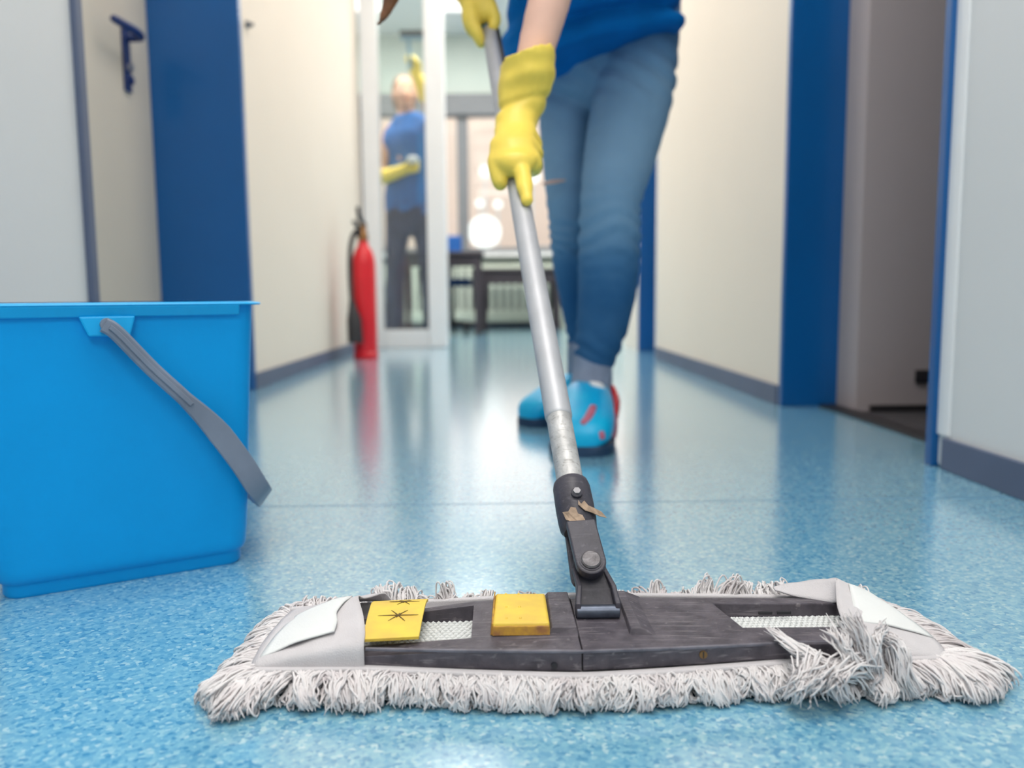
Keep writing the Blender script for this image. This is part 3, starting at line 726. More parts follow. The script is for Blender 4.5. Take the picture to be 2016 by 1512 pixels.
def clipz(t):
    z = .0412 + .0058*math.sin(PI*min(1, t*1.02)*.72) + .0006
    return z - (.003*(t-.8)/.2 if t > .8 else 0)
for (cx, t0, ln) in ((-.0835, .43, .013), (-.0815, .80, .010)):
    sm = MB()
    for ang, L in ((0.02, ln*1.25), (.9, ln*.85), (2.2, ln*.85), (1.35, ln*.3)):
        for sgn in (1, -1):
            dx, dy = math.cos(ang)*L*sgn, math.sin(ang)*L*sgn
            P = []
            for q in (0, .35, .7, 1):
                y = .5925 + .074*t0 + dy*q; t = (y-.5925)/.074
                P.append(np.array([cx+dx*q, y, clipz(t)+.0002]))
            sm.tube(P, [.0006, .0005, .0004, .0002], 5, side=(0, 0, 1))
    so_ = obj('star_mark', sm, 'ink', clip)
pm = MB().hexa([(-.0085, .6000, .0385), (.0375, .6000, .0385), (.0385, .676, .0385), (-.0065, .676, .0385), (-.0072, .6015, .0492), (.0370, .6015, .0488), (.0370, .670, .0462), (-.0050, .670, .0466)])
pedal = obj('foot_pedal', pm, 'yellow', mop, bevel=.0022, seg=3)
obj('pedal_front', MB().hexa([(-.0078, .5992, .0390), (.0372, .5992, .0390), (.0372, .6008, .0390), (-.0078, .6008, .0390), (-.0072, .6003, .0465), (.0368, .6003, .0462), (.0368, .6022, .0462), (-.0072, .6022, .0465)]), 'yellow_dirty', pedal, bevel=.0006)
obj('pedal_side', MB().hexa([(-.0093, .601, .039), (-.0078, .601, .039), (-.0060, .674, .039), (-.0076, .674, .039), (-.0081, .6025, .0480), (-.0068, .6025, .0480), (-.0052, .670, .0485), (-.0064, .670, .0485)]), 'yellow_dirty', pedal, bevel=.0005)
for bx in (.0035, .0145):
    for by in (.6105, .636, .668):
        obj('pedal_stud', MB().ball((bx, by, .0491-.0028*(by-.6015)/.07), (.0012, .0014, .0009), 10, 6), 'yellow', pedal, smooth=True)
# ---- yoke and joint
P0 = at(1152, 1113, .665); P1 = at(965, 65, 1.47); PD = (P1-P0)/np.linalg.norm(P1-P0)
def pole(t): return P0 + PD*t
side = np.cross(PD, np.array([0, -1.0, 0])); side = np.array([1.0, 0, 0]) - PD*PD[0]; side /= np.linalg.norm(side)
front = np.cross(side, PD); front /= np.linalg.norm(front)
if front[1] > 0: front = -front
bar0 = np.array([.0612, .632, .0445]); bar1 = np.array([.0955, .632, .0445])
obj('roller_bar', MB().tube([bar0, bar1], [.0056, .0056], 22, side=(0, 0, 1)), 'barsteel', mop, smooth=True)
pin = at(1162, 1113, .653)
yk = MB()
for sx, bx in ((-1, bar0), (1, bar1)):
    a = bx + np.array([.002*sx*-1, 0, 0]); 
    pts = [a + np.array([sx*.0005, 0, -.006]), a + np.array([sx*.001, .002, .004]), a + np.array([-sx*.001, .012, .016]), pin + np.array([sx*.0125, .011, -.0075]), pin+np.array([sx*.010, .0135, .006])]
    yk.sweep(pts, [(1, 0, 0)]*5, [(0, .8, -.6)]*5, [.0042]*5, [.013, .013, .010, .009, .008])
obj('yoke', yk, 'plastic_dark', mop, bevel=.0008)
web = MB().hexa([tuple(bar0+np.array([.001, .002, -.004])), tuple(bar1+np.array([-.001, .002, -.004])), tuple(bar1+np.array([-.001, .010, -.004])), tuple(bar0+np.array([.001, .010, -.004])),
                 tuple(pin+np.array([-.0125, .006, -.004])), tuple(pin+np.array([.0125, .006, -.004])), tuple(pin+np.array([.0125, .014, -.002])), tuple(pin+np.array([-.0125, .014, -.002]))])
obj('yoke_web', web, 'plastic_dark', mop)
# clevis lugs : front lug is a flat plate with a round end at the pin
def lug(c_off, w, thick, t_top, mb):
    pc = pin - front*0 + c_off
    prof = []
    up = PD
    topc = pole(t_top) + (c_off - front*(c_off @ front)) * 0 + front*0
    basec = pin + c_off
    # outline in (side, along) coordinates measured from the pin
    top_side = ((pole(t_top) - basec) @ side); L = ((pole(t_top) - basec) @ PD)
    for k in range(13):
        a = PI + PI*k/12; prof.append((w*math.cos(a), w*math.sin(a)))
    prof += [(top_side+w*.98, L), (top_side-w*.98, L)]
    A = [basec + side*x + PD*y + front*(thick/2) for x, y in prof]; B = [basec + side*x + PD*y - front*(thick/2) for x, y in prof]
    mb.rings([A, B])
lg = MB(); lug(front*.004, .0128, .0085, .0335, lg)
obj('joint_lug', lg, 'plastic_dark', mop, bevel=.0012)
lg = MB(); lug(-front*.0185 - side*.0035, .0120, .007, .040, lg)
obj('joint_lug', lg, 'plastic_dark', mop, bevel=.0012)
obj('joint_core', MB().tube([pin-front*.022, pin-front*.001], [.0098, .0098], 20), 'plastic_dark', mop, smooth=True)
pn = obj('joint_pin', MB().tube([pin+front*.006, pin+front*.0100, pin+front*.0110], [.0083, .0083, .0072], 26), 'steelpin', mop, smooth=True)
obj('pin_washer', MB().tube([pin+front*.006, pin+front*.0088], [.0098, .0098], 26), 'plastic_dark', mop, smooth=True)
# socket sleeve around the tube end
sl = MB().tube([pole(.0325), pole(.036), pole(.044), pole(.060), pole(.080), pole(.0855), pole(.088)],
               [(.0135, .013), (.0163, .0145), (.0172, .0165), (.0176, .0172), (.0172, .0172), (.0160, .0160), (.0135, .0135)], 28, side=side)
obj('socket_sleeve', sl, 'plastic_dark', mop, smooth=True)
bp_ = pole(.0625) + front*.0176 + side*.001
bl = obj('sleeve_bolt', MB().tube([bp_-front*.001, bp_+front*.0018, bp_+front*.0024], [.0052, .0052, .0044], 22), 'plastic_dark', mop, smooth=True)
obj('bolt_nut', MB().tube([bp_+front*.001, bp_+front*.0048], [.0036, .0034], 6), 'nut', bl)
# torn tape pieces
def scrap(pts, off, name='tape_scrap'):
    m = MB(); A = []; B = []
    for (a, l, d) in pts:
        a = a*1.12; l = .0425 + (l-.0510)*1.25                # angle round the sleeve, along, lift
        p = pole(l) + side*math.sin(a)*(.0178+d) + front*math.cos(a)*(.0176+d); A.append(p); B.append(p + (side*math.sin(a)+front*math.cos(a))*.0006)
    m.rings([A, B]); return obj(name, m, 'tape', mop)
scrap([(-.62, .0475, .0003), (-.72, .0545, .0006), (-.45, .0530, .0003), (-.30, .0560, .0004), (-.10, .0545, .0003), (-.06, .0495, .0003), (.12, .0480, .0003), (.22, .0430, .0003), (-.05, .0415, .0003), (-.38, .0415, .0003), (-.48, .0455, .0003)], 0)
scrap([(.02, .0570, .0003), (.06, .0605, .0005), (.15, .0575, .0003), (.32, .0605, .0004), (.48, .0570, .0003), (.85, .0568, .0008), (1.15, .0560, .0045), (1.25, .0515, .008), (.95, .0500, .0035), (.62, .0515, .0005), (.28, .0520, .0003)], 0)
# pole tubes
o1 = obj('lower_tube', MB().tube([pole(.07), pole(.168)], [.0124, .0124], 32, side=side), 'pole_worn', mop, smooth=True); o1['label'] = 'scratched lower end of the pole'
obj('pole_tube', MB().tube([pole(.166), pole(.1675), pole(.169), pole(.45), pole(.86)], [.0126, .0134, .0136, .0136, .0136], 32, side=side), 'pole', mop, smooth=True)
obj('pole_grip', MB().tube([pole(.85), pole(.86), pole(1.06), pole(1.075)], [.0135, .0142, .0142, .0138], 24, side=side), 'pole', mop, smooth=True)
g2 = obj('shade_strip', MB().sweep([pole(t)+side*.0105+front*.007 for t in (.855, .95, 1.06)], [side]*3, [front]*3, [.011]*3, [.008]*3), 'black', mop, bevel=.002); g2['label'] = 'dark strip put in for the shaded side of the upper tube'  # shading of the metal tube put in as a black strip
g3 = obj('end_cap', MB().tube([pole(1.07), pole(1.085), pole(1.15), pole(1.165)], [.0145, .0155, .0155, .010], 24, side=side), 'bucket', mop, smooth=True); g3['label'] = 'blue plastic cap at the top end'

# ---- canvas pockets
def surf(name, O, E, nu, m, thick=.0014, crease=0.0004, parent=mop, sag=0.0, seed=1):
    O2, _ = spline(O, [.01]*len(O), 6); E2, _ = spline(E, [.01]*len(E), 6)
    n = min(len(O2), len(E2)); mb = MB()
    for k in range(n):
        for i in range(nu+1):
            t = i/nu; p = O2[k]*(1-t)+E2[k]*t
            z = p[2] + sag*math.sin(PI*t) + crease*noise.noise((p[0]*60+seed, p[1]*60, 0))*3
            mb.v.append((p[0], p[1], z))
    for k in range(n-1):
        for i in range(nu):
            a = k*(nu+1)+i; mb.f.append((a, a+1, a+nu+2, a+nu+1))
    o = obj(name, mb, m, parent, smooth=True, autosmooth=False)
    sd = o.modifiers.new('solid', 'SOLIDIFY'); sd.thickness = thick; sd.offset = 0
    return o
# left pocket: opening edge over the frame, outer edge at the left end
O = [(-.104, .5825, .0215), (-.1045, .5840, .0395), (-.106, .60, .0445), (-.114, .635, .047), (-.122, .664, .047), (-.118, .672, .0435), (-.110, .679, .0435), (-.1035, .690, .040), (-.100, .7015, .030)]
Ee = [(-.188, .5845, .0215), (-.1895, .586, .024), (-.191, .595, .0255), (-.191, .63, .027), (-.189, .66, .027), (-.188, .672, .0265), (-.187, .682, .026), (-.186, .692, .025), (-.185, .7005, .0225)]
surf('canvas_pocket', O, Ee, 14, 'canvas', seed=3, sag=.0015)
# right pocket: arched open mouth
O = [(.2705, .5825, .0215), (.2690, .5855, .0275), (.2680, .597, .0385), (.2745, .630, .0465), (.2880, .667, .0520), (.2955, .682, .0510), (.2880, .694, .0455), (.268, .7005, .0400), (.250, .7020, .0355)]
Ee = [(.340, .5865, .0215), (.3425, .589, .0235), (.3440, .602, .0255), (.3430, .625, .0275), (.3370, .660, .0290), (.3320, .678, .0285), (.3280, .690, .0265), (.3220, .6985, .0240), (.315, .7035, .0220)]
surf('canvas_pocket', O, Ee, 14, 'canvas', seed=8, sag=.002)
# inner fold of the right mouth
O = [(.246, .7015, .0370), (.266, .7000, .0412), (.2870, .6925, .0472), (.2950, .6815, .0512)]
Ee = [(.246, .6960, .0362), (.262, .6840, .0345), (.2830, .6690, .0345), (.2915, .6580, .0400)]
surf('pocket_fold', O, Ee, 6, 'canvas', seed=5)
# label patches
O = [(-.130, .6005, .0442), (-.1305, .615, .0458), (-.135, .640, .0468), (-.128, .668, .0472)]
Ee = [(-.1855, .5925, .0275), (-.1840, .613, .0300), (-.1805, .638, .0308), (-.1760, .662, .0318)]
o = surf('white_patch', O, Ee, 10, 'label', thick=.0012, seed=4, sag=.0022); o['label'] = 'bright white worn patch on the pocket'
O = [(.2845, .6120, .0410), (.2880, .630, .0440), (.2985, .662, .0500), (.3030, .675, .0490)]
Ee = [(.3425, .6080, .0285), (.3410, .630, .0305), (.3360, .662, .0325), (.3320, .676, .0320)]
o = surf('white_patch', O, Ee, 10, 'label', thick=.0012, seed=6, sag=.0022); o['label'] = 'bright white patch on the pocket'

# ---- fringe
def strands(name, specs, m, segs=10, sides=5):
    """specs: list of (points Nx3, radius)"""
    nS = len(specs); A = np.zeros((nS, segs+1, sides, 3)); UV = []
    for s, (P, r) in enumerate(specs):
        P = np.asarray(P); T = np.gradient(P, axis=0); T /= np.linalg.norm(T, axis=1)[:, None]+1e-9
        ref = np.array([.31, .47, .83]); a = ref - T*(T@ref)[:, None]; a /= np.linalg.norm(a, axis=1)[:, None]; b = np.cross(T, a)
        taper = np.ones(segs+1); taper[-1] = .35; taper[-2] = .8
        for i in range(sides):
            c, d = math.cos(2*PI*i/sides), math.sin(2*PI*i/sides); A[s, :, i] = P + (a*c+b*d)*(r*taper)[:, None]
    V = A.reshape(-1, 3)
    V = V - np.array(world_loc(mop))
    base = np.arange(nS)[:, None, None]*(segs+1)*sides; k = np.arange(segs)[None, :, None]; i = np.arange(sides)[None, None, :]; j = (i+1) % sides
    q = np.stack([base+k*sides+i, base+k*sides+j, base+(k+1)*sides+j, base+(k+1)*sides+i], -1).reshape(-1, 4)
    me = bpy.data.meshes.new(name); me.vertices.add(len(V)); me.vertices.foreach_set('co', V.ravel())
    me.loops.add(q.size); me.loops.foreach_set('vertex_index', q.ravel().astype(np.int32))
    me.polygons.add(len(q)); me.polygons.foreach_set('loop_start', np.arange(0, q.size, 4, dtype=np.int32)); me.polygons.foreach_set('loop_total', np.full(len(q), 4, dtype=np.int32))
    uv = me.uv_layers.new(name='uv')
    kk = np.broadcast_to(k, (nS, segs, sides)); ii = np.broadcast_to(i, (nS, segs, sides))
    U = np.stack([np.stack([kk*1.0, ii/sides], -1), np.stack([kk*1.0, (ii+1)/sides], -1), np.stack([kk+1.0, (ii+1)/sides], -1), np.stack([kk+1.0, ii/sides], -1)], -2)
    uv.data.foreach_set('uv', U.astype(np.float32).ravel())
    me.update(calc_edges=True); me.validate()
    me.polygons.foreach_set('use_smooth', np.ones(len(q), dtype=bool))
    me.materials.append(MT[m]); o = bpy.data.objects.new(name, me); COL.objects.link(o); o.parent = mop; o['kind'] = 'stuff'
    return o
SEG = 10; tt = np.linspace(0, 1, SEG+1)
def clump(root, out, L, n, lift, spread, rootw, rad=.00085, endz=.004, curl=.0, alongv=None, loops=.35, zj=.004, lat=0.0):
    """one tuft: n strands from around 'root' bending outwards and down to the floor"""
    res = []; out = np.array([out[0], out[1], 0.0]); out /= np.linalg.norm(out); al = np.array([-out[1], out[0], 0])
    ph = rng.uniform(0, 6.28)
    for _ in range(n):
        s = rng.uniform(-1, 1); r0 = np.array(root) + al*s*rootw + np.array([0, 0, rng.uniform(-zj, zj*.5)])
        Ls = L*rng.uniform(.78, 1.08); tip_s = s*spread*rng.uniform(.3, 1.0) + rng.normal(0, .12)*spread + lat
        ze = max(.0012, endz + rng.normal(0, .0022))
        lf = lift*rng.uniform(.35, 1.15)
        pts = np.zeros((SEG+1, 3))
        prog = np.sin(tt*PI*.5)**(.9) if rng.random() > loops else None
        if prog is not None:
            o_ = Ls*prog; z = r0[2] + lf*np.sin(tt*PI)**.8*(1-tt*.4) + (ze-r0[2])*tt**1.5
        else:   # a loop: out and back
            o_ = Ls*np.sin(tt*PI*.80)/1.0; z = r0[2] + lf*np.sin(tt*PI)*.9 + (ze-r0[2])*np.sin(tt*PI*.62)**2
        la = (tip_s-0)*tt + curl*np.sin(tt*5+ph)*.6 + rng.normal(0, .0020)*np.sin(tt*4+rng.uniform(0, 6)) + rng.normal(0, .0009)*np.sin(tt*10+rng.uniform(0, 6))
        wig = rng.normal(0, .0007, 3)[None, :]*np.sin(tt*9+rng.uniform(0, 6))[:, None]
        pts = r0[None, :] + out[None, :]*o_[:, None] + al[None, :]*la[:, None] + wig
        pts[:, 2] = np.maximum(z + wig[:, 2], .0012)
        res.append((pts, rad*rng.uniform(.8, 1.2)))
    return res
SP, SPG = [], []
# front edge
x = -.184
while x < .338:
    y = yfront(x)-.003; w = rng.uniform(.004, .0085)
    L = rng.uniform(.010, .018) if -.09 < x < .25 else rng.uniform(.020, .029)
    dirx = rng.normal(0, .25) + (-.35 if x < -.13 else 0) + (.5*(x-.22)/.1 if x > .22 else 0)
    SP += clump((x, y, .0205), (dirx, -1), L, int(w*6200), .0035, -w*rng.uniform(.1, .75), w, endz=rng.uniform(.001, .006), curl=rng.uniform(.0008, .0026), loops=.5, lat=rng.normal(0, .0045))
    SP += clump((x, y+.003, .0125), (dirx*.7, -1), L*.8, 18, .001, .003, w, endz=.0025, curl=.0012, loops=.3)
    x += w*1.5
# left end
y = .584
while y < .70:
    w = rng.uniform(.004, .0065); k = (y-.584)/.115
    d = (-1, -.50+.95*k+rng.normal(0, .2)); L = (.036-.012*k)*rng.uniform(.75, 1.1)
    SP += clump((-.1875, y, .0215), d, L, 36, .005, -w*rng.uniform(0, .7), w, endz=.0045, curl=.002, loops=.35, lat=rng.normal(0, .005))
    SP += clump((-.1875, y, .012), d, L*.85, 14, .002, .004, w, endz=.0025, loops=.2)
    y += w*1.5
for a in np.linspace(PI*1.06, PI*1.48, 8):          # front left corner fan
    L = rng.uniform(.034, .046)
    SP += clump((-.184, .586, .020), (math.cos(a), math.sin(a)), L, 46, .004, rng.uniform(-.001, .005), .005, endz=.004, curl=.002, loops=.25)
# right end
y = .592
while y < .70:
    w = rng.uniform(.004, .0065); k = (y-.592)/.108
    d = (1, -.42+.95*k+rng.normal(0, .2)); L = (.050-.020*k)*rng.uniform(.75, 1.1)
    tgt = SPG if rng.random() < .3 else SP
    tgt += clump((.3415-.02*max(0, k-.6), y, .0215), d, L, 36, .005, -w*rng.uniform(-.6, .6), w, endz=.004, curl=.0025, loops=.25, lat=rng.normal(0, .006))
    SP += clump((.3415-.02*max(0, k-.6), y, .012), d, L*.85, 14, .002, .006, w, endz=.0025, loops=.2)
    y += w*1.5
for a in np.linspace(-1.35, -.25, 9):              # front right corner fan
    L = rng.uniform(.034, .049)
    SP += clump((.337, .591, .021), (math.cos(a), math.sin(a)), L, 46, .005, rng.uniform(-.002, .007), .006, endz=.004, curl=.0025, loops=.2)
# back edge: standing tufts and loops
x = -.183
while x < .33:
    y = yback(x)+.001; w = rng.uniform(.004, .0075)
    hgt = max(.002, .0045+.010*noise.noise((x*34, 3.1, 0)) + (.0045 if .13 < x < .27 else 0) + (.005 if -.11 < x < -.04 else 0))
    if rng.random() < .12: hgt += .005
    tgt = SPG if (.0 < x < .17 and rng.random() < .7) else SP
    tgt += clump((x, y, .024), (rng.normal(.2, .5), 1), rng.uniform(.010, .018), int(w*4200), hgt*1.7, -w*rng.uniform(-.5, .8), w, endz=.014, curl=.0025, loops=.8, lat=rng.normal(.002, .006))
    tgt += clump((x, y, .014), (rng.normal(0, .3), 1), .018, 14, .003, .004, w, endz=.004, loops=.3)
    x += w*1.5
strands('fringe', SP, 'yarn')
strands('soiled_fringe', SPG, 'yarn_grey')
# loose tufts lying over the right front of the frame
def freetuft(root, pts, n, wid, spread, rad=.00085):
    P = [np.array(p) for p in pts]; S2, _ = spline(P, [.01]*len(P), 8); S2 = np.array(S2)
    idx = np.linspace(0, len(S2)-1, SEG+1); C = np.stack([np.interp(idx, np.arange(len(S2)), S2[:, q]) for q in range(3)], -1)
    res = []; n = int(n*1.7); rad = rad*.85
    for _ in range(n):
        o = rng.normal(0, 1, 3)*wid; e = rng.normal(0, 1, 3)*spread; e[2] *= .5
        cut = rng.uniform(.78, 1.0)
        k = tt*cut; D = np.stack([np.interp(k, tt, C[:, q]) for q in range(3)], -1)
        Q = D + o[None, :]*(1-tt)[:, None] + e[None, :]*(tt**1.5)[:, None] + (rng.normal(0, .0016, 3)[None, :]*np.sin(tt*6+rng.uniform(0, 6))[:, None] + rng.normal(0, .0008, 3)[None, :]*np.sin(tt*13+rng.uniform(0, 6))[:, None])*np.minimum(1, tt*3)[:, None]
        Q[:, 2] = np.maximum(Q[:, 2], .002); res.append((Q, rad*rng.uniform(.8, 1.2)))
    return res
TF = []
TF += freetuft(0, [at(1655, 1335, .565), at(1620, 1302, .562), at(1565, 1275, .572), at(1512, 1238, .590)], 40, .003, .0022)
TF += freetuft(0, [at(1715, 1330, .566), at(1706, 1290, .562), at(1692, 1250, .566), at(1672, 1210, .573)], 55, .0042, .0042)
TF += freetuft(0, [at(1722, 1330, .566), at(1722, 1285, .562), at(1732, 1250, .566), at(1742, 1226, .570)], 30, .003, .0022)
TF += freetuft(0, [at(1700, 1330, .562), at(1672, 1290, .556), at(1655, 1262, .562), at(1640, 1240, .570)], 26, .004, .005)
TF += freetuft(0, [at(1760, 1290, .575), at(1745, 1262, .574), at(1768, 1272, .568), at(1775, 1330, .562), at(1800, 1375, .560)], 50, .004, .004)
TF += freetuft(0, [at(1725, 1300, .570), at(1728, 1335, .558), at(1718, 1350, .556), at(1730, 1372, .560)], 6, .001, .0008)
TF += freetuft(0, [at(1690, 1315, .566), at(1660, 1320, .552), at(1640, 1345, .548), at(1655, 1378, .552)], 60, .005, .0045)
TF += freetuft(0, [at(1600, 1310, .562), at(1590, 1330, .548), at(1575, 1352, .546), at(1562, 1378, .552)], 60, .006, .0045)
strands('loose_tuft', TF, 'yarn')

# ================================================================== PEOPLE
def px_limb(rows, depth_ratio=1.0, shrink=0.0):
    P, R = [], []
    for y, xl, xr, Y in rows:
        a = at(xl, y, Y); b = at(xr, y, Y); P.append((a+b)/2); r = np.linalg.norm(b-a)/2 - shrink; R.append((r, r*depth_ratio))
    return P, R
LEG_L = [(60, 1190, 1338, 1.82), (150, 1176, 1330, 1.79), (200, 1166, 1322, 1.77), (250, 1157, 1308, 1.74), (300, 1150, 1293, 1.71), (350, 1145, 1276, 1.68), (400, 1142, 1261, 1.66), (450, 1140, 1261, 1.66), (500, 1138, 1259, 1.67), (560, 1138, 1255, 1.69), (620, 1136, 1242, 1.71), (675, 1131, 1224, 1.71), (718, 1128, 1206, 1.705)]
LEG_R = [(60, 1040, 1190, 1.90), (120, 1046, 1190, 1.90), (200, 1057, 1176, 1.88), (300, 1066, 1166, 1.84), (400, 1076, 1160, 1.80), (450, 1081, 1156, 1.81), (500, 1086, 1154, 1.84), (560, 1096, 1152, 1.88), (620, 1108, 1152, 1.93), (690, 1122, 1166, 1.97)]
FEET0 = np.array([.13, 1.70, 0])
def spine_rings(k=0.0):
    # hips -> shoulders, leaning towards the camera
    return [((.205, 1.865, .86), (.175-k, .125-k)), ((.20, 1.80, .93), (.165-k, .115-k)), ((.185, 1.68, .98), (.140-k, .10-k)), ((.165, 1.56, 1.02), (.150-k, .105-k)), ((.145, 1.44, 1.055), (.165-k, .11-k)), ((.13, 1.35, 1.09), (.165-k, .085-k))]
ELB_L = np.array(at(1101, -72, 1.235)); SH_L = np.array([.275, 1.36, 1.075]); WR_L = np.array(at(1024, 215, 1.185))
ELB_R = np.array([-.125, 1.63, .985]); SH_R = np.array([-.02, 1.36, 1.085]); WR_R = np.array(at(930, -8, 1.485))
HEADC = np.array([.055, 1.165, 1.165])
def head(mb, c, yaw=0.0, pitch=0.0, k=1.0):
    """head looking along -Y (towards the camera) before rotation"""
    cy, sy, cp, sp_ = math.cos(yaw), math.sin(yaw), math.cos(pitch), math.sin(pitch)
    Rz = np.array([[cy, -sy, 0], [sy, cy, 0], [0, 0, 1]]); Rx = np.array([[1, 0, 0], [0, cp, -sp_], [0, sp_, cp]]); Rr = Rz @ Rx
    L = lambda x, y, z: np.array(c) + Rr @ (np.array([x, y, z])*k)
    mb.ball(L(0, .010, .03), (.074*k, .092*k, .088*k), 20, 14, Rr)
    mb.ball(L(0, -.022, -.035), (.056*k, .062*k, .078*k), 18, 12, Rr)
    mb.ball(L(0, -.062, -.082), (.024*k, .022*k, .022*k), 12, 8, Rr)
    mb.limb([L(0, -.082, .012), L(0, -.094, -.012), L(0, -.105, -.030)], [.008*k, .010*k, .013*k], 10, n=3)
    for sx in (-1, 1):
        mb.ball(L(sx*.012, -.092, -.034), .0085*k, 10, 6)
        mb.ball(L(sx*.032, -.075, .022), (.020*k, .010*k, .008*k), 10, 6, Rr)
        mb.ball(L(sx*.040, -.062, -.022), (.022*k, .020*k, .020*k), 12, 8, Rr)
        mb.ball(L(sx*.076, .010, -.008), (.009*k, .020*k, .032*k), 12, 8, Rr)
    mb.ball(L(0, -.080, -.056), (.022*k, .012*k, .010*k), 12, 6, Rr)
    return L, Rr
p1 = MB()
for LEG in (LEG_L, LEG_R):
    P, R = px_limb(LEG, 1.02, .008); p1.limb(P, R, 18)
sp = spine_rings(.014); p1.limb([a for a, _ in sp], [b for _, b in sp], 20)
p1.limb([(.13, 1.36, 1.09), (.10, 1.28, 1.125), (.07, 1.205, 1.14)], [.06, .052, .052], 16)
p1.limb([SH_L, (SH_L+ELB_L)/2, ELB_L], [.052, .046, .040], 16)
p1.limb([ELB_L, ELB_L*.6+WR_L*.4, WR_L], [(.033, .033), (.030, .030), (.021, .020)], 16)
p1.limb([SH_R, (SH_R+ELB_R)/2, ELB_R], [.052, .046, .040], 16)
p1.limb([ELB_R, ELB_R*.6+WR_R*.4, WR_R], [.040, .038, .026], 16)
p1.limb([np.array(at(1168, 690, 1.71)), np.array([.200, 1.70, .12]), np.array([.200, 1.71, .06])], [.034, .030, .030], 14)
p1.limb([np.array([.195, 1.70, .045]), np.array([.165, 1.58, .035])], [(.030, .026), (.032, .022)], 14)
p1.limb([np.array(at(1145, 680, 1.96)), np.array([.205, 1.985, .09])], [.036, .034], 14)
p1.limb([np.array([.20, 1.985, .05]), np.array([.085, 1.90, .04])], [(.034, .030), (.036, .026)], 14)
HL, HR = head(p1, HEADC, 0.0, .55)
person = fuse('person', p1, 'skin', voxel=.007, smooth_it=5, origin=FEET0)
tag(person, 'person in blue t-shirt and washed jeans bending forward to push the mop', 'person')
ORI = person
for sx in (-1, 1):
    e = obj('eye', MB().ball(HL(sx*.030, -.0705, .004), (.0105, .0085, .0065), 14, 10), 'eye', person, smooth=True)
    obj('iris', MB().ball(HL(sx*.030, -.0775, .002), (.0048, .003, .0048), 10, 6), 'iris', e, smooth=True)
obj('mouth', MB().ball(HL(0, -.0905, -.057), (.021, .006, .0065), 14, 8, HR), 'lip', person, smooth=True)
# hair: cap plus side lock that hangs into the frame
hm = MB(); hm.ball(HL(0, .022, .042), (.082, .094, .090), 22, 14, HR)
hm.ball(HL(0, .06, -.01), (.074, .062, .078), 18, 12, HR)
for sx in (-1, 1): hm.limb([HL(sx*.05, -.045, .085), HL(sx*.072, -.01, .055), HL(sx*.078, .02, 0)], [.016, .022, .024], 12)
hm.limb([HL(-.06, .03, 0), np.array([-.045, 1.215, 1.06]), np.array([-.085, 1.21, .95]), np.array([-.120, 1.205, .83]), np.array([-.138, 1.20, .755]), np.array([-.158, 1.20, .705]), np.array([-.170, 1.20, .688])], [.034, .030, .026, .021, .015, .0075, .003], 14)
fuse('hair', hm, 'hair', person, voxel=.005, smooth_it=3)
# jeans
jm = MB()
P, R = px_limb(LEG_L, 1.02); jm.limb(P, R, 22, n=4)
P, R = px_limb(LEG_R, 1.05); jm.limb(P, R, 22, n=4)
jm.limb([at(1188, 128, 1.855), at(1190, 70, 1.865), at(1190, -20, 1.87)], [(.155, .115), (.168, .125), (.170, .125)], 24)
def jw(co):
    x, y, z = co
    k = math.exp(-((z-.43)/.07)**2)*.0024 + math.exp(-((z-.20)/.04)**2)*.002 + .0003
    f = math.sin(z*190 + 9*noise.noise((x*9, y*9, z*9)) + x*40) + .6*noise.noise((x*30, y*30, z*60))
    h = math.exp(-((z-.765)/.05)**2)*.004*math.sin(x*80+z*120)
    return k*f + h
jeans = fuse('jeans', jm, 'jeans', person, voxel=.006, smooth_it=4, disp=jw)
rip = obj('knee_rip', MB().limb([at(1070, 362, 1.745), at(1090, 358, 1.742), at(1112, 355, 1.745)], [(.003, .004), (.0042, .005), (.002, .003)], 10, side=(0, 0, 1)), 'skin', jeans, smooth=True)
# shirt
sm = MB(); sr = spine_rings(-.012)
hem = [((.205, 1.735, .800), (.178, .085)), ((.203, 1.74, .820), (.190, .105)), ((.200, 1.755, .862), (.188, .125)), ((.198, 1.75, .90), (.180, .122))]
sm.tube([h[0] for h in hem] + [a for a, _ in sr[2:]], [h[1] for h in hem] + [b for _, b in sr[2:]], 30)
sm.limb([(.13, 1.37, 1.085), (.125, 1.32, 1.10)], [(.15, .075), (.10, .06)], 20)
sm.limb([SH_L+np.array([-.04, .01, .0]), SH_L, SH_L*.45+ELB_L*.55], [.066, .066, .060], 18)
sm.limb([SH_R+np.array([.05, .01, .0]), SH_R, SH_R*.55+ELB_R*.45], [.066, .066, .060], 18)
def shw(co):
    x, y, z = co
    d = (z-.795) - (x-.20)*.20          # height above the slanted hem
    f = -.020*math.exp(-((d-.058)/.010)**2)*min(1, max(0, (x-.10)/.06)) + .008*math.exp(-((d-.030)/.016)**2) + .008*math.exp(-((d-.085)/.014)**2)
    return f + .010*noise.noise((x*9+2, y*9, z*18)) + .003*noise.noise((x*30, y*20, z*40))
# slant the hem: lower towards her right hip
V = np.array(sm.v); hh = V[:, 2] < .93; V[hh, 2] += (V[hh, 0]-.20)*.20*np.clip((.93-V[hh, 2])/.10, 0, 1); sm.v = [tuple(v) for v in V]
fuse('shirt', sm, 'shirt', person, voxel=.006, smooth_it=4, disp=shw)
